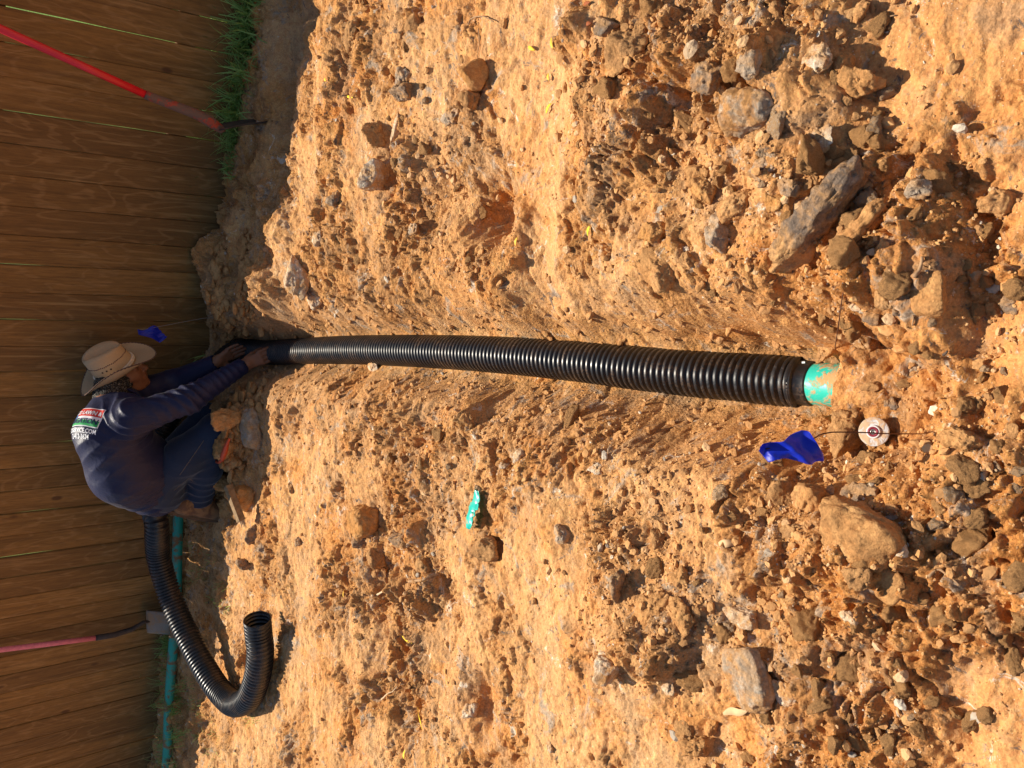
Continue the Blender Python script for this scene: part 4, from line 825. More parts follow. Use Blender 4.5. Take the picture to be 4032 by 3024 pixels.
# ------------------------------------------------------------------ grass
def grass_mat(name, a, b_, c_):
    N = NT(name, .55, .35); g = N.n('ShaderNodeNewGeometry'); col = N.ramp(g.outputs['Random Per Island'], [(0, a), (.5, b_), (.93, b_), (1, c_)]); m = N.out(col)
    out = N.t.nodes['Material Output']; tr = N.n('ShaderNodeBsdfTranslucent'); N.t.links.new(col, tr.inputs[0]); mx = N.n('ShaderNodeMixShader'); mx.inputs[0].default_value = .35
    N.t.links.new(N.b.outputs[0], mx.inputs[1]); N.t.links.new(tr.outputs[0], mx.inputs[2]); N.t.links.new(mx.outputs[0], out.inputs[0]); return m
M['grass'] = grass_mat('green_grass', (.20, .34, .07), (.38, .55, .15), (.60, .50, .20)); M['grass2'] = grass_mat('sunlit_lawn_grass', (.07, .15, .02), (.14, .26, .04), (.25, .26, .08))
def blades(name, spots, mat, kind='stuff', lab=None, cat=None, group=None):
    V = []; Fs = []
    for (x, y, z, L, az, lean, wd) in spots:
        n = 6; dx, dy = math.cos(az), math.sin(az); o = len(V); p = Vector((x, y, z - .008)); ang = lean * .25
        for i in range(n + 1):
            t = i / n; h_ = wd * (1 - t) ** .7 * (.5 + .5 * min(1, t * 5)); V += [(p.x - dy * h_, p.y + dx * h_, p.z), (p.x + dy * h_, p.y - dx * h_, p.z)]
            ang += lean * 1.5 / n; p = p + Vector((dx * math.sin(ang), dy * math.sin(ang), math.cos(ang))) * (L / n)
        for i in range(n): a = o + 2 * i; Fs.append((a, a + 1, a + 3, a + 2))
    me = bpy.data.meshes.new(name); me.from_pydata(V, [], Fs); me.materials.append(mat); me.polygons.foreach_set('use_smooth', [True] * len(me.polygons)); o = link(name, me); return tag(o, lab, cat, group, kind)
def spots(n, fpx, L0, L1, lean=(.4, 1.3), wd=.0028, ymax=4.325):
    out = []
    while len(out) < n:
        px, py = fpx(); g = G(px, py)
        if g.y > ymax: g = Vector((g.x + (ymax - g.y) * .2, ymax - random.random() * .06, gz(g.x, ymax - .03)))
        out.append((g.x, g.y, g.z, random.uniform(L0, L1), random.uniform(0, 6.28), random.uniform(*lean), wd * random.uniform(.6, 1.2)))
    return out
def tuftspots(cs, per, spread, L0, L1, **k):
    out = []
    for c in cs: out += spots(per, lambda: (random.gauss(c[0], spread), random.gauss(c[1], spread)), L0, L1, **k)
    return out
cs = [(random.uniform(850, 1000 - .10 * y), y) for y in [random.uniform(-60, 400) for _ in range(42)]]
blades('tall_grass', tuftspots(cs, 15, 17, .07, .26, lean=(.3, 1.9), wd=.0052) + tuftspots([(random.uniform(880, 925), random.uniform(380, 520)) for _ in range(10)], 22, 10, .05, .17), M['grass'])
blades('low_grass', tuftspots([(random.uniform(895, 935), random.uniform(600, 700)) for _ in range(8)], 16, 10, .03, .08), M['grass'])
blades('creeping_grass', tuftspots([(random.uniform(640, 690), random.uniform(2660, 3040)) for _ in range(22)] + [(random.uniform(690, 730), random.uniform(2700, 3000)) for _ in range(10)] + [(random.uniform(640, 660), random.uniform(2500, 2640)) for _ in range(5)], 18, 10, .04, .16, wd=.0022)
    + tuftspots([(random.uniform(740, 830), random.uniform(2090, 2330)) for _ in range(12)] + [(random.uniform(840, 900), random.uniform(2300, 2420)) for _ in range(6)] + [(random.uniform(720, 800), random.uniform(2560, 3000)) for _ in range(16)] + [(random.uniform(800, 880), random.uniform(2800, 3000)) for _ in range(7)] + [(random.uniform(985, 1010), random.uniform(2810, 2860)) for _ in range(2)], 9, 9, .025, .075, wd=.0018), M['grass'])
blades('grass_behind_coil', tuftspots([(random.uniform(625, 655), random.uniform(2340, 2420)) for _ in range(7)], 14, 8, .06, .16), M['grass'])
blades('grass_tuft', [(g.x, g.y, g.z, L, a, le, .0028) for g in [PY(805, 1398, 4.20)] for L, a, le in ((.16, 2.9, .9), (.13, 2.3, 1.2), (.12, 3.4, .6), (.09, 4.2, .8), (.07, 5.6, 1.0), (.11, 3.0, .3))], M['grass'], None, 'single small green grass tuft at the fence foot between the hat and the trench', 'grass tuft')
blades('lawn_grass', [(random.uniform(-5.5, 1.2), 4.42 + random.random() ** 2 * .6, .02, random.uniform(.08, .26), random.uniform(0, 6.28), random.uniform(.1, .9), .003) for _ in range(9000)], M['grass2'])


# ------------------------------------------------------------------ the worker
class SDF:
    def __init__(s, lo, hi, res):
        s.lo = np.array(lo, float); s.res = res; s.n = np.ceil((np.array(hi) - s.lo) / res).astype(int) + 1
        s.d = np.full(s.n, .3, np.float32); s.ax = [(s.lo[k] + np.arange(s.n[k]) * res).astype(np.float32) for k in range(3)]
    def sub(s, lo, hi):
        a = np.clip(((np.array(lo) - s.lo) / s.res).astype(int), 0, s.n - 1); b = np.clip(((np.array(hi) - s.lo) / s.res).astype(int) + 2, 1, s.n)
        sl = tuple(slice(int(x), int(y)) for x, y in zip(a, b)); return sl, np.meshgrid(*[s.ax[k][sl[k]] for k in range(3)], indexing='ij')
    def mix(s, sl, d, k, cut=False):
        o = s.d[sl]
        if cut: h = np.maximum(k - np.abs(o + d), 0) / k; s.d[sl] = np.maximum(o, -d) + h * h * k / 4
        else: h = np.maximum(k - np.abs(o - d), 0) / k; s.d[sl] = np.minimum(o, d) - h * h * k / 4
    def cap(s, a, b, ra, rb=None, k=.02, cut=False):
        a = np.array(a); b = np.array(b); rb = ra if rb is None else rb; m = max(ra, rb) + k + .03
        sl, (X, Y, Z) = s.sub(np.minimum(a, b) - m, np.maximum(a, b) + m)
        if X.size == 0: return
        ab = b - a; L = ab @ ab + 1e-9; px, py, pz = X - a[0], Y - a[1], Z - a[2]; t = np.clip((px * ab[0] + py * ab[1] + pz * ab[2]) / L, 0, 1)
        s.mix(sl, np.sqrt((px - ab[0] * t) ** 2 + (py - ab[1] * t) ** 2 + (pz - ab[2] * t) ** 2) - (ra + (rb - ra) * t), k, cut)
    def chain(s, P, r, k=.02):
        for i in range(len(P) - 1): s.cap(P[i], P[i + 1], r[i], r[i + 1], k)
    def ell(s, c, axes, rad, k=.02, cut=False):
        c = np.array(c); m = max(rad) + k + .03; sl, (X, Y, Z) = s.sub(c - m, c + m); px, py, pz = X - c[0], Y - c[1], Z - c[2]
        q = [(px * a[0] + py * a[1] + pz * a[2]) for a in axes]; k0 = np.sqrt(sum((q[i] / rad[i]) ** 2 for i in range(3))); k1 = np.sqrt(sum((q[i] / rad[i] ** 2) ** 2 for i in range(3))) + 1e-6
        s.mix(sl, k0 * (k0 - 1) / k1, k, cut)
    def mesh(s, name, mat, parent):
        d = s.d; n = d.shape; ins = d < 0
        cnt = np.zeros((n[0] - 1, n[1] - 1, n[2] - 1), np.int8)
        for a in (0, 1):
            for b in (0, 1):
                for c in (0, 1): cnt += ins[a:n[0] - 1 + a, b:n[1] - 1 + b, c:n[2] - 1 + c]
        act = np.argwhere((cnt > 0) & (cnt < 8)); ids = np.full(cnt.shape, -1, np.int32); ids[tuple(act.T)] = np.arange(len(act))
        acc = np.zeros((len(act), 3)); w_ = np.zeros(len(act)); cor = [(a, b, c) for a in (0, 1) for b in (0, 1) for c in (0, 1)]
        for p in cor:
            for ax in range(3):
                if p[ax]: continue
                q = list(p); q[ax] = 1; A = d[act[:, 0] + p[0], act[:, 1] + p[1], act[:, 2] + p[2]]; B = d[act[:, 0] + q[0], act[:, 1] + q[1], act[:, 2] + q[2]]
                m = (A < 0) != (B < 0); t = np.where(m, A / np.where(m, A - B, 1), 0); pos = np.tile(np.array(p, float), (len(act), 1)); pos[:, ax] += t; acc += pos * m[:, None]; w_ += m
        V = (act + acc / w_[:, None]) * s.res + s.lo; FF = []
        for ax in range(3):
            o1, o2 = [(1, 2), (2, 0), (0, 1)][ax]; sl0 = [slice(1, -1)] * 3; sl0[ax] = slice(0, -1); sl1 = list(sl0); sl1[ax] = slice(1, None)
            A = ins[tuple(sl0)]; B = ins[tuple(sl1)]; e = np.argwhere(A != B); sgn = A[tuple(e.T)]; st = np.array([1, 1, 1]); st[ax] = 0; e = e + st
            def cid(d1, d2):
                z = e.copy(); z[:, o1] += d1; z[:, o2] += d2; return ids[tuple(z.T)]
            q = np.stack([cid(-1, -1), cid(0, -1), cid(0, 0), cid(-1, 0)], 1); q[~sgn] = q[~sgn][:, ::-1]; FF.append(q)
        Fa = np.concatenate(FF); Fa = Fa[(Fa >= 0).all(1)]; return link(name, mesh_np(name, V, Fa, mat), parent)
nv = lambda v: np.array(v) / np.linalg.norm(v)
A_ = lambda v: np.array(list(v))
pel, che, nek = A_(PY(610, 1915, 3.90)), A_(PY(460, 1690, 3.87)), A_(PY(434, 1585, 3.95))
shN, elN, wrN = A_(PY(520, 1650, 3.735)), A_(PY(745, 1572, 3.70)), A_(PY(962, 1437, 3.765)); shF, elF, wrF = A_(PY(480, 1560, 4.07)), A_(PY(680, 1505, 4.12)), A_(PY(850, 1426, 4.0))
hpN, knN, anN = A_(PY(620, 1895, 3.83)), A_(PY(850, 1690, 3.74)), A_(PY(778, 1975, 3.83)); hpF, knF, anF = A_(PY(600, 1890, 4.04)), A_(PY(815, 1645, 4.05)), A_(PY(770, 1900, 4.12))
HY = 4.07
hd = A_(PY(478, 1472, HY)); hf = nv(A_(PY(570, 1450, HY - .035)) - A_(PY(465, 1502, HY))); hu = A_(PY(400, 1345, 4.0)) - A_(PY(470, 1450, 4.0)); hu = nv(hu - hf * (hu @ hf)); hs = np.cross(hf, hu)     # hs points to one ear
if hs[1] > 0: hs = -hs                                              # towards the camera side
HA = (hf, hs, hu)
man = tag(empty('person', (float(knN[0]), float(knN[1]), 0.0)), 'kneeling worker in straw hat, navy long-sleeved shirt and jeans, holding the black pipe', 'person')
skin = NT('tanned_skin', .5, .35); cs_ = skin.co(); M['skin'] = skin.out(skin.mix(skin.noise(cs_, 30, 5, .6), (.20, .082, .040), (.32, .145, .075)), skin.bump(skin.noise(cs_, 160, 4), .3, .0015)); skin.b.inputs['Subsurface Weight'].default_value = .08; skin.b.inputs['Subsurface Radius'].default_value = (.01, .004, .002)
def fabric(name, a, b_, rough, fine, sheen=.25):
    N = NT(name, rough, .25); c = N.co(); N.b.inputs['Sheen Weight'].default_value = sheen; N.b.inputs['Sheen Roughness'].default_value = .4
    f = N.noise(c, fine, 3, .7); return N.out(N.mix(N.noise(c, 9, 4), N.mix(f, a, b_), b_), N.bump(N.math('ADD', N.noise(c, 14, 4, .6, .8), N.math('MULTIPLY', f, .12)), .45, .012))
M['shirt'] = fabric('navy_polyester', (.009, .011, .036), (.015, .018, .058), .46, 500, .06); M['denim'] = fabric('dark_denim', (.008, .014, .034), (.020, .034, .070), .85, 420); M['boot'] = muddy('brown_leather', (.12, .06, .03), mud=(.22, .125, .06), amt=.5, rough=.75, scale=22); M['sole'] = simple('muddy_rubber_sole', (.10, .065, .04), .9, .2, .3, 40, .5)

def hand(S, wr, palm_dir, nrm, side, L=.185, curl=.35, spread=.10, thumb=1):
    """wr wrist; palm_dir towards the fingers; nrm out of the back of the hand; side towards the thumb"""
    f = nv(palm_dir); n = nv(nrm - f * (np.dot(nrm, f))); t = nv(side - f * np.dot(side, f) - n * np.dot(side, n)); pl = L * .50
    S.cap(wr - f * .02, wr + f * .02, .026, .027, .02)
    for q in (-1.3, -.45, .4, 1.2): S.cap(wr + f * .012 + t * q * .012, wr + f * pl + t * q * .019 - n * .002, .0155, .0125, .012)
    for i, (q, ln, rr) in enumerate(((1.5, .88, .0106), (.5, 1.0, .0110), (-.5, .93, .0106), (-1.5, .76, .0094))):
        p = wr + f * pl + t * q * .0212; dr = nv(f + t * spread * q); c = curl * (1 + .12 * i); sg = (L * .5 * ln) * np.array([.46, .31, .25])
        for k in range(3):
            dr = nv(dr - n * (c * (.55 if k == 0 else .5))); p2 = p + dr * sg[k]; S.cap(p, p2, rr * (1 - .08 * k), rr * (1 - .08 * (k + 1)), .004); p = p2
    p = wr + f * .026 + t * .024 - n * .006; dr = nv(f * .62 + t * .72 * thumb - n * .35)
    for k, (sg, r0, r1) in enumerate(((.036, .0155, .0125), (.032, .012, .0108), (.026, .0108, .009))):
        p2 = p + dr * sg; S.cap(p, p2, r0, r1, .008 if k == 0 else .004); p = p2; dr = nv(dr + f * .35 - n * .25 - t * .1)
B = SDF((-3.02, 3.50, -.22), (-1.58, 4.34, .86), .0042)
up = np.array([0, 0, 1.]); lat = nv(np.array([.224, .975, 0])); tor = nv(che - pel); nb = nv(np.cross(tor, -lat)); nb = nb if nb[2] > 0 else -nb
B.chain([pel, (pel + che) / 2 + nb * .02, che, nek], [.115, .115, .12, .06], .08); B.cap(shN, shF, .055, .055, .06); B.chain([shN, elN, wrN], [.052, .042, .027], .03); B.chain([shF, elF, wrF], [.05, .042, .027], .03)
B.chain([hpN, knN, anN], [.085, .058, .042], .04); B.chain([hpF, knF, anF], [.08, .055, .042], .04)
nk = nek + (hd - nek) * .45 - hf * .02; B.chain([nek, nk, hd - hu * .05 - hf * .02], [.068, .060, .062], .04)
# skull, face
B.ell(hd + hu * .03 - hf * .010, HA, (.096, .074, .092), .01); B.ell(hd - hu * .035 + hf * .030, HA, (.070, .060, .085), .03)
fp = lambda a, b, c: hd + hf * a + hs * b + hu * c
B.cap(fp(.062, 0, -.100), fp(.070, 0, -.104), .020, .019, .02)                     # chin
for q in (-1, 1): B.cap(fp(.048, q * .022, -.098), fp(-.018, q * .058, -.068), .017, .017, .02); B.cap(fp(.066, q * .036, -.030), fp(.040, q * .056, -.020), .017, .015, .02)
B.cap(fp(.088, -.034, .030), fp(.088, .034, .030), .012, .012, .015)             # brow
for q in (-1, 1): B.ell(fp(.098, q * .032, .008), HA, (.016, .018, .013), .010, cut=True); B.ell(fp(.079, q * .031, .007), HA, (.013, .014, .0125), .004)
B.chain([fp(.090, 0, .018), fp(.104, 0, -.008), fp(.116, 0, -.030)], [.0085, .0105, .0135], .008); B.cap(fp(.103, -.013, -.034), fp(.103, .013, -.034), .0085, .0085, .006)
B.cap(fp(.090, -.020, -.063), fp(.090, .020, -.063), .0085, .0085, .006); B.cap(fp(.087, -.018, -.076), fp(.087, .018, -.076), .009, .009, .006); B.cap(fp(.080, -.014, -.054), fp(.080, .014, -.054), .017, .017, .012)
B.cap(fp(.101, -.022, -.0695), fp(.101, .022, -.0695), .0022, .0022, .002, cut=True)
for q in (-1, 1):
    B.ell(fp(-.008, q * .077, -.010), (nv(hf + hs * q * .5), hs, hu), (.017, .008, .030), .006); B.ell(fp(.000, q * .085, -.008), HA, (.008, .006, .016), .004, cut=True)
hand(B, wrN, A_(PY(1076, 1388, 3.735)) - wrN, nv(up * .85 - lat * .25 + np.array([-.25, 0, 0])), -lat * -.2 + (A_(PY(1000, 1350, 3.8)) - A_(PY(1000, 1430, 3.75))), .178, .22, .0, .25)
hand(B, wrF, A_(PY(945, 1368, 4.0)) - wrF, nv(np.array([-.5, .6, .75])), A_(PY(931, 1424, 3.93)) - A_(PY(920, 1375, 4.0)), .165, .22, .03)
bd = B.mesh('body', M['skin'], man); adopt(bd, man); del B
# shirt
S = SDF((-2.92, 3.60, -.02), (-1.72, 4.34, .86), .0050)
S.chain([pel - tor * .01 + nb * .006, (pel * .55 + che * .45) + nb * .055 - np.array([0, .01, 0]), che + nb * .022, nek - tor * .02 - hu * .01], [.150, .172, .150, .078], .12)
S.cap(pel - np.array([-.05, 0, .04]), pel + np.array([.14, -.02, .03]), .125, .13, .08)
S.cap(shN - lat * -.02, shF - lat * .02, .080, .076, .07); S.cap(shN, elN, .082, .068, .05); S.cap(elN, wrN - (wrN - elN) * .06, .068, .043, .03); S.cap(shF, elF, .078, .064, .05); S.cap(elF, wrF - (wrF - elF) * .06, .064, .043, .03)
sl, (X, Y, Z) = S.sub(S.lo, S.lo + S.n * S.res)
def folds(c, dirv, rad, amp, fr, ph=0.0, warp=8):
    d2 = ((X - c[0]) ** 2 + (Y - c[1]) ** 2 + (Z - c[2]) ** 2) / rad ** 2; u = (X * dirv[0] + Y * dirv[1] + Z * dirv[2]) * fr + .9 * np.sin(X * warp + Y * warp * 1.3 + ph) + .7 * np.sin(Z * warp * 1.7 + Y * 5)
    w_ = np.sin(u + ph); S.d[...] += (amp * np.exp(-d2) * (np.abs(w_) - .6)).astype(np.float32)
armd = nv(elN - shN); fa = nv(wrN - elN)
folds(shN + nb * .02, nv(np.cross(armd, lat) + .5 * armd), .13, .016, 75, .4); folds(elN, nv(fa + .45 * up), .10, .015, 70, 1.1); folds(elN * .6 + shN * .4, nv(armd + .6 * lat), .10, .010, 62, 2.2); folds(elN * .4 + wrN * .6, fa, .10, .006, 90, .7)
folds(che - lat * .10 + nb * .08, nv(tor * .6 + lat * .8), .13, .009, 52, .9, 6); folds(pel + tor * .10 - lat * .14, nv(tor + .2 * lat), .12, .012, 58, 1.9, 7); folds(shN - lat * .02 - nb * .05, nv(armd + .9 * up), .10, .014, 66, 2.7, 9)
folds(shF, nv(armd), .12, .010, 60, 1.5); folds(pel + nb * .02 - lat * .1, nv(tor + .5 * up), .16, .012, 45, .2, 5); folds((pel + che) / 2 - lat * .12, nv(tor - .5 * up), .18, .006, 36, 2.2, 5)
# open the cuffs, the collar and the hem
S.cap(wrN - (wrN - elN) * .075, wrN + (wrN - elN) * .1, .034, .036, .004, cut=True); S.cap(wrF - (wrF - elF) * .075, wrF + (wrF - elF) * .1, .034, .036, .004, cut=True)
S.ell(nek + (hd - nek) * .22, (nv(hd - nek), nv(np.cross(hd - nek, lat)), lat), (.030, .075, .078), .01, cut=True)
shirt = S.mesh('shirt', M['shirt'], man); adopt(shirt, man); del S, X, Y, Z
# jeans
J = SDF((-3.0, 3.55, -.20), (-2.0, 4.30, .56), .0055)
J.ell(pel - np.array([.0, 0, .03]), (tor, lat, nb), (.15, .165, .135), .05); kup = np.array([0, 0, .012])
J.chain([hpN, (hpN + knN) / 2 + np.array([0, -.01, .01]), knN], [.108, .098, .080], .05); J.chain([knN, (knN + anN) / 2 + np.array([0, -.01, .004]), anN], [.078, .080, .070], .035)
J.chain([hpF, knF], [.105, .078], .05); J.chain([knF, (knF + anF) / 2, anF], [.076, .075, .062], .035)
sl, (X, Y, Z) = J.sub(J.lo, J.lo + J.n * J.res)
def jf(c, dirv, rad, amp, fr, ph):
    d2 = ((X - c[0]) ** 2 + (Y - c[1]) ** 2 + (Z - c[2]) ** 2) / rad ** 2; u = (X * dirv[0] + Y * dirv[1] + Z * dirv[2]) * fr + .8 * np.sin(X * 9 + Z * 12 + ph); J.d[...] += (amp * np.exp(-d2) * (np.abs(np.sin(u)) - .6)).astype(np.float32)
jf(anN + np.array([.05, -.02, 0]), nv(anN - knN), .14, .014, 62, .3); jf((hpN + knN) / 2, nv(knN - hpN + np.array([0, 0, .3])), .16, .008, 45, 1.2); jf(hpN, nv(np.array([.4, 0, 1])), .12, .010, 50, .8)
J.cap(anN + nv(anN - knN) * .050, anN + nv(anN - knN) * .2, .085, .085, .006, cut=True); J.cap(anN + nv(anN - knN) * .02, anN + nv(anN - knN) * .08, .056, .056, .006, cut=True)
jeans = J.mesh('jeans', M['denim'], man); adopt(jeans, man); del J, X, Y, Z
# stitched seam down the near thigh and the back pocket
bv_j = BVHTree.FromObject(jeans, bpy.context.evaluated_depsgraph_get()) if False else BVHTree.FromPolygons([v.co[:] for v in jeans.data.vertices], [p.vertices[:] for p in jeans.data.polygons])
bv_s = BVHTree.FromPolygons([v.co[:] for v in shirt.data.vertices], [p.vertices[:] for p in shirt.data.polygons])
O = Vector((0, 0, CAMZ))
def onto(bv, px, py, off=.0015):
    r = Vector(ray(px, py)).normalized(); h_ = bv.ray_cast(O, r)
    return (h_[0] - r * off) if h_[0] is not None else None
M['thread'] = simple('pale_stitching', (.20, .16, .12), .8, .2, .2, 60, 0)
def seam(bv, pts, par, name='seam', r=.0012):
    P = [onto(bv, *p) for p in pts]; P = [p for p in P if p is not None]
    if len(P) < 3: return
    b = MB(); b.tube(P, r, 6); adopt(b.build(name, M['thread'], smooth=True), par)
seam(bv_j, [(802 - i * 4.1, 1735 + i * 5.9) for i in range(24)], man); seam(bv_j, [(684 + i * 3.2, 1932 - i * 2.6) for i in range(20)], man); seam(bv_j, [(748 + i * 1.8, 1884 + i * 1.9) for i in range(7)], man)
# boot
Bt = SDF((-3.05, 3.66, -.12), (-2.50, 3.98, .42), .0042); heel, toe = A_(PY(700, 2002, 3.83)), A_(PY(872, 2022, 3.82)); ball = heel * .35 + toe * .65; bx = nv(toe - heel); by = lat; bz = nv(np.cross(bx, by)); bz = bz if bz[0] > 0 else -bz
def boot_sdf(S_, heel, toe, an):
    S_.chain([heel + bz * .03, (heel + toe) / 2 + bz * .03, toe + bz * .018], [.044, .050, .044], .04); S_.ell(toe * .85 + heel * .15 + bz * .012, (bx, by, bz), (.07, .052, .038), .03); S_.cap(heel + bz * .04 + bx * .03, an + bz * .01, .052, .060, .04)
boot_sdf(Bt, heel, toe, anN - nv(anN - knN) * .005)
bo = Bt.mesh('boot', M['boot'], man); adopt(bo, man); del Bt
# sole: a thick welted plate under the boot
def sole(heel, toe, parent):
    b = MB(); n = 40; L_ = np.linalg.norm(toe - heel) + .11; st = heel - bx * .055; rings = []; V = []
    for z, g in ((0.004, .0), (-.004, .004), (-.016, .004), (-.021, .0)):
        for k in range(n):
            a = 2 * math.pi * k / n; u = .5 - .5 * math.cos(a); wd = (.040 + .012 * math.sin(u * 3.0 - .4)) * abs(math.sin(a)) ** .55 * (1 if math.sin(a) > 0 else -1); V.append(st + bx * (u * L_ * (1 + g) - g) + by * (wd * (1 + g * 8)) + bz * (z - .006))
    Fs = []
    for i in range(3):
        for k in range(n): Fs.append((i * n + k, i * n + (k + 1) % n, (i + 1) * n + (k + 1) % n, (i + 1) * n + k))
    Fs += [tuple(range(n)), tuple(range(4 * n - 1, 3 * n - 1, -1))]; b.add([tuple(v) for v in V], Fs)
    for q in np.linspace(.08, .92, 11): b.box(Vector(st + bx * (q * L_) - bz * .030), (.060, .010, .008), Matrix((Vector(by), Vector(bx), Vector(bz))).transposed())
    return adopt(b.build('sole', M['sole'], parent, smooth=False), parent)
sole(heel, toe, bo)
# hair: curly, black and grey, low at the back
Hh = SDF(hd - .25, hd + .19, .0032)
Hh.ell(hd + hu * .010 - hf * .026, HA, (.096, .086, .098), .01); Hh.ell(fp(-.060, 0, -.050), HA, (.072, .078, .072), .03); Hh.cap(fp(-.055, 0, -.06), hd * .42 + nek * .58 - hf * .012, .080, .082, .03); Hh.cap(hd * .5 + nek * .5 - hf * .02, hd * .12 + nek * .88 - hf * .006, .080, .076, .03); Hh.ell(fp(-.055, 0, -.100), HA, (.055, .068, .05), .03)
for q in (-1, 1): Hh.cap(fp(.018, q * .066, -.004), fp(.016, q * .066, -.045), .014, .010, .01)
Hh.cap(fp(.150, 0, -.02), fp(.130, 0, .02), .095, .085, .01, cut=True); Hh.cap(fp(.07, 0, -.16), fp(.085, 0, -.04), .066, .062, .01, cut=True)
sl, (X, Y, Z) = Hh.sub(Hh.lo, Hh.lo + Hh.n * Hh.res); Hh.d += (.0045 * np.sin(X * 330 + 2 * np.sin(Z * 160)) * np.sin(Y * 310 + 2 * np.sin(X * 190)) * np.sin(Z * 345 + 1.5 * np.sin(Y * 140)) - .002 * np.sin(X * 120 + Z * 150)).astype(np.float32)
hm = NT('grizzled_hair', .8, .3); ch = hm.co(); M['hair'] = hm.out(hm.mix(hm.ramp(hm.noise(ch, 190, 3, .75), [(.55, 0), (.63, .85)]), (.014, .012, .010), (.42, .37, .30)), hm.bump(hm.noise(ch, 420, 2), .9, .004))
adopt(Hh.mesh('hair', M['hair'], man), man); del Hh, X, Y, Z
# hat
def straw():
    N = NT('woven_straw', .8, .25); c = N.co(); wv = N.math('MULTIPLY', N.math('SINE', N.math('MULTIPLY', N.noise(c, 2, 0), 900)), .2); n = N.noise(c, 130, 3, .6)
    base = N.mix(N.noise(c, 8, 3), (.42, .29, .155), (.54, .385, .225)); base = N.mix(N.ramp(n, [(.4, 0), (.7, .35)]), base, (.40, .27, .15))
    return N.out(base, N.bump(N.math('ADD', N.noise(c, 300, 2), wv), .35, .002))
M['straw'] = straw(); M['straw_dark'] = simple('dark_straw_lacing', (.12, .07, .05), .8, .2, .5, 150, .4); M['braid'] = simple('pale_braid', (.74, .62, .45), .6, .3, .15, 160, .5); M['hole'] = simple('dark_eyelet', (.02, .014, .01), .8)
ho = A_(PY(486, 1461, HY)); t1 = nv(A_(PY(608, 1378, HY - .035)) - A_(PY(318, 1545, HY + .03))); u1 = nv(A_(PY(400, 1345, 4.0)) - A_(PY(470, 1450, 4.0)) - t1 * np.dot(A_(PY(400, 1345, 4.0)) - A_(PY(470, 1450, 4.0)), t1)); s1 = np.cross(t1, u1); s1 = s1 if s1[1] < 0 else -s1
ho = (A_(PY(608, 1378, HY - .035)) + A_(PY(318, 1545, HY + .03))) / 2 + u1 * .008
hp_ = lambda a, b, c: ho + t1 * a + s1 * b + u1 * c
NA, NR = 96, 15
def brim_pt(a, q, lift=0.0):
    ca, sa = math.cos(a), math.sin(a); ri = (.102, .086); ro_ = (.205 if ca > 0 else .205, .158); r0 = ri[0] + (ro_[0] - ri[0]) * q; r1 = ri[1] + (ro_[1] - ri[1]) * q
    side = abs(sa) ** 2.2; z = q ** 1.7 * .062 * side - .026 * q ** 2 * (max(ca, 0) ** 2) - .010 * q ** 2 * max(-ca, 0) ** 2; r1 = r1 - .028 * q ** 3 * side
    return hp_(ca * r0, sa * r1, z + lift)
V = []; Fs = []
for k in range(NA):
    a = 2 * math.pi * k / NA
    for j in range(NR + 1): V.append(brim_pt(a, j / NR))
for k in range(NA):
    for j in range(NR): k2 = (k + 1) % NA; Fs.append((k * (NR + 1) + j, k * (NR + 1) + j + 1, k2 * (NR + 1) + j + 1, k2 * (NR + 1) + j))
nb0 = len(V); NZ = 16
def crown_pt(a, v, off=0.0):
    ca, sa = math.cos(a), math.sin(a); hgt = .124; pin = 1 - .20 * v * max(ca, 0) ** 3 * abs(sa) ** .5
    r0 = (.102 - .010 * v) + off; r1 = (.086 - .012 * v) * pin + off; return hp_(ca * r0, sa * r1, hgt * v + .012 * v * ca * -1 + .010 * v * abs(sa))
for k in range(NA):
    a = 2 * math.pi * k / NA
    for j in range(NZ + 1): V.append(crown_pt(a, min(1, j / NZ)))
for k in range(NA):
    for j in range(NZ): k2 = (k + 1) % NA; Fs.append((nb0 + k2 * (NZ + 1) + j, nb0 + k2 * (NZ + 1) + j + 1, nb0 + k * (NZ + 1) + j + 1, nb0 + k * (NZ + 1) + j))
nt0 = len(V); NT_ = 8                                               # top with a long dent
for j in range(1, NT_ + 1):
    q = 1 - j / NT_
    for k in range(NA):
        a = 2 * math.pi * k / NA; c0_ = crown_pt(a, 1); cc = hp_(0, 0, .124); p = cc + (c0_ - cc) * q; x = math.cos(a) * q; y = math.sin(a) * q
        p = p + u1 * (.008 * math.sin(min(1, (1 - q) * 4) * math.pi / 2) * 1 - .028 * math.exp(-(y / .33) ** 2) * (1 - q ** 4) ); V.append(p)
for k in range(NA):
    k2 = (k + 1) % NA; Fs.append((nb0 + k2 * (NZ + 1) + NZ, nt0 + k2, nt0 + k, nb0 + k * (NZ + 1) + NZ))
    for j in range(NT_ - 1): Fs.append((nt0 + j * NA + k2, nt0 + (j + 1) * NA + k2, nt0 + (j + 1) * NA + k, nt0 + j * NA + k))
b = MB(); b.add([tuple(v) for v in V], Fs); hat = b.build('straw_hat', M['straw'], smooth=True); md = hat.modifiers.new('t', 'SOLIDIFY'); md.thickness = .003; adopt(hat, man)
b = MB()
for ph in (0, 2.094, 4.189):
    pts = []
    for k in range(241):
        a = 2 * math.pi * k / 240; t = a * 26 + ph; pts.append(Vector(crown_pt(a, .19 + .055 * math.sin(t), .005 + .003 * math.sin(2 * t))))
    b.tube(pts, .0034, 6, False)
adopt(b.build('hat_band', M['braid'], smooth=True), hat)
b = MB(); pts = [Vector(brim_pt(2 * math.pi * k / 200, .985 + .012 * math.sin(k * 1.9), .002)) for k in range(201)]; b.tube(pts, [.0030 + .0012 * math.sin(k * 2.3) for k in range(201)], 6, False)
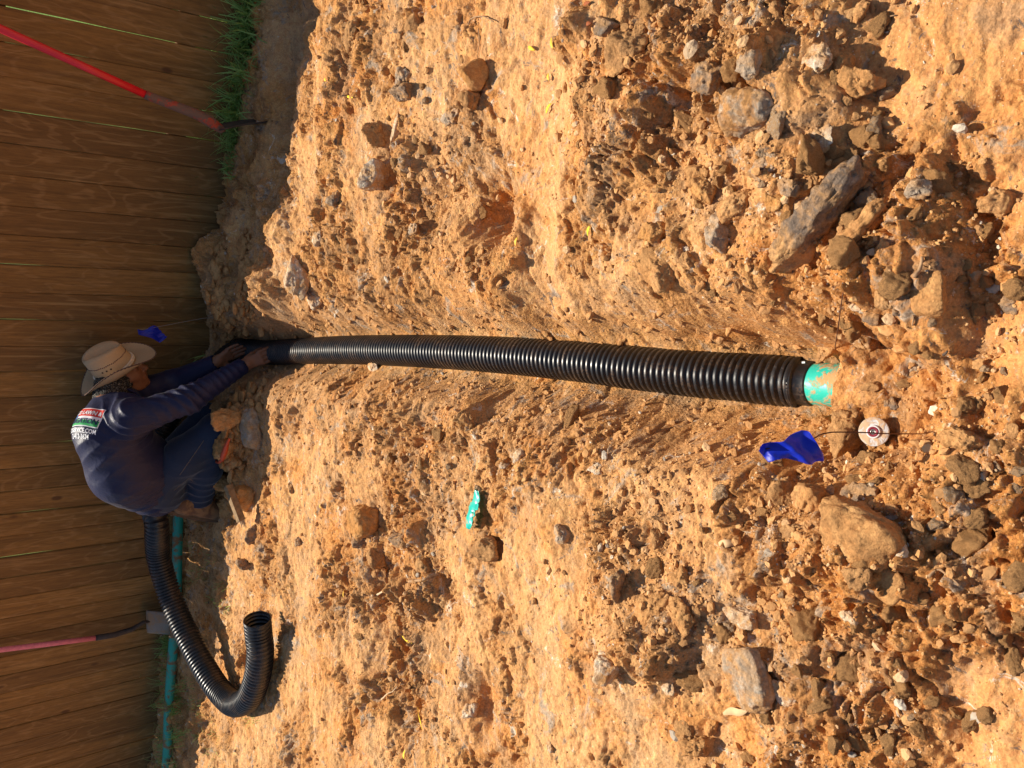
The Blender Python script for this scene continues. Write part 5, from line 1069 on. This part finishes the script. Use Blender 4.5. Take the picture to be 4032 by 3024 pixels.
pts = [Vector(crown_pt(2 * math.pi * k / 200, .64 + .016 * math.sin(k * 1.7), .0015)) for k in range(201)]; b.tube(pts, [.0026 + .0012 * math.sin(k * 2.1) for k in range(201)], 6, False)
pts = [Vector(brim_pt(2 * math.pi * k / 200, .50 + .02 * math.sin(k * 1.7), .0022)) for k in range(201)]; adopt(b.build('lacing', M['straw_dark'], smooth=True), hat)
b = MB()
for q in (1.52, 1.75, 1.98):
    c = Vector(crown_pt(q if s1[1] < 0 else -q, .47, .0010)); n_ = Vector(nv(s1)); b.tube([c - n_ * .002, c + n_ * .0035], .0042, 10)
adopt(b.build('eyelet', M['hole'], smooth=True), hat)
# printed logo on the back: flat art wrapped on to the cloth
M['p_red'] = simple('print_red', (.62, .045, .03), .5, .3, .1, 60, 0); M['p_green'] = simple('print_green', (.03, .36, .10), .5, .3, .1, 60, 0); M['p_white'] = simple('print_white', (.80, .80, .82), .5, .3, .04, 60, 0); M['p_blue'] = simple('print_blue', (.04, .16, .42), .5, .3, .2, 60, 0); M['p_dark'] = simple('print_dark_navy', (.012, .02, .08), .5, .3, .1, 60, 0)
# logo frame: e1 along the letters (towards the camera side), e2 up the letters (towards the neck)
lc = A_(onto(bv_s, 378, 1646)) ; e2 = nv(tor); pn = nv(nb * .92 - lat * .40); e1 = nv(A_(onto(bv_s, 412, 1652)) - A_(onto(bv_s, 352, 1642))); e2 = A_(onto(bv_s, 376, 1622)) - A_(onto(bv_s, 378, 1695)); e2 = nv(e2 - e1 * (e2 @ e1)); pn = nv(np.cross(e1, e2)); pn = pn if pn[2] > 0 else -pn
def wrap(name, V2, Fs, mat, off):
    """V2: flat (u, v) metres; dropped along -pn on to the shirt"""
    V3 = []; ok = []
    for u, v in V2:
        o_ = Vector(lc + e1 * u + e2 * v + pn * .25); h_ = bv_s.ray_cast(o_, Vector(-pn)); ok.append(h_[0] is not None)
        V3.append(tuple((h_[0] + h_[1] * off * (1 if h_[1].dot(Vector(pn)) > 0 else -1)) if h_[0] is not None else o_))
    Fs = [f for f in Fs if all(ok[i] for i in f) and max((Vector(V3[f[i]]) - Vector(V3[f[i - 1]])).length for i in range(len(f))) < .02]
    if name.startswith('logo'):                                       # keep the one connected piece
        par = list(range(len(V3)))
        def root(i):
            while par[i] != i: par[i] = par[par[i]]; i = par[i]
            return i
        for f in Fs:
            for i in f[1:]: par[root(i)] = root(f[0])
        cn = {}
        for f in Fs: cn[root(f[0])] = cn.get(root(f[0]), 0) + 1
        best = max(cn, key=cn.get); Fs = [f for f in Fs if root(f[0]) == best]
        us = sorted({i for f in Fs for i in f}); mp = {i: k for k, i in enumerate(us)}; V3 = [V3[i] for i in us]; Fs = [[mp[i] for i in f] for f in Fs]
    b = MB(); b.add(V3, Fs); o = b.build(name, mat, smooth=True); return adopt(o, shirt)
def rect(u0, u1, v0, v1, nu, nv_, keep=lambda u, v: True):
    V2 = [(u0 + (u1 - u0) * i / nu, v0 + (v1 - v0) * j / nv_) for i in range(nu + 1) for j in range(nv_ + 1)]
    return V2, [(i * (nv_ + 1) + j, (i + 1) * (nv_ + 1) + j, (i + 1) * (nv_ + 1) + j + 1, i * (nv_ + 1) + j + 1) for i in range(nu) for j in range(nv_) if keep(u0 + (u1 - u0) * (i + .5) / nu, v0 + (v1 - v0) * (j + .5) / nv_)]
def text(body, u_right, v, size, mat, off, name='lettering', bold=.03, width=1.0):
    cu = bpy.data.curves.new(name, 'FONT'); cu.body = body; cu.size = size; cu.align_x = 'RIGHT'; cu.offset = bold * size; cu.resolution_u = 3; cu.fill_mode = 'FRONT'
    o = bpy.data.objects.new(name, cu); COL.objects.link(o); bpy.context.view_layer.update(); me = bpy.data.meshes.new_from_object(o.evaluated_get(bpy.context.evaluated_depsgraph_get())); bpy.data.objects.remove(o)
    bm = bmesh.new(); bm.from_mesh(me); bmesh.ops.triangulate(bm, faces=bm.faces[:]); bmesh.ops.subdivide_edges(bm, edges=bm.edges[:], cuts=1); bmesh.ops.triangulate(bm, faces=bm.faces[:])
    V2 = [(u_right + p.co.x * width, v + p.co.y) for p in bm.verts]; Fs = [[q.index for q in f.verts] for f in bm.faces]; bm.free(); return wrap(name, V2, Fs, mat, off)
UR, HT = .030, .098                                                 # right edge, height of the panel
wrap('logo_border', *rect(UR - .30, UR, -HT / 2, HT / 2, 90, 36), M['p_white'], .0016)
wrap('logo_red_half', *rect(UR - .296, UR - .004, .004, HT / 2 - .004, 90, 20), M['p_red'], .0026)
wrap('logo_green_half', *rect(UR - .296, UR - .004, -HT / 2 + .004, -.016, 90, 16), M['p_green'], .0026)
wrap('logo_picture', *rect(UR - .30, UR - .150, -HT / 2 + .01, HT / 2 - .02, 60, 36, lambda u, v: ((u - UR + .200) / .045) ** 2 + ((v + .004) / .040) ** 2 < 1 + .2 * math.sin(u * 300) * math.cos(v * 260)), M['p_blue'], .0034)
text('ALCO LAWN &', UR - .010, .012, .029, M['p_white'], .0042); text('IRRIGATION', UR - .008, -.034, .036, M['p_dark'], .0042)
text('ALCOSERVICE.COM', UR - .004, -HT / 2 - .028, .028, M['p_white'], .0024, bold=.02, width=.86); text('2-412-3624', UR - .036, -HT / 2 - .054, .028, M['p_white'], .0024, bold=.02, width=.86)
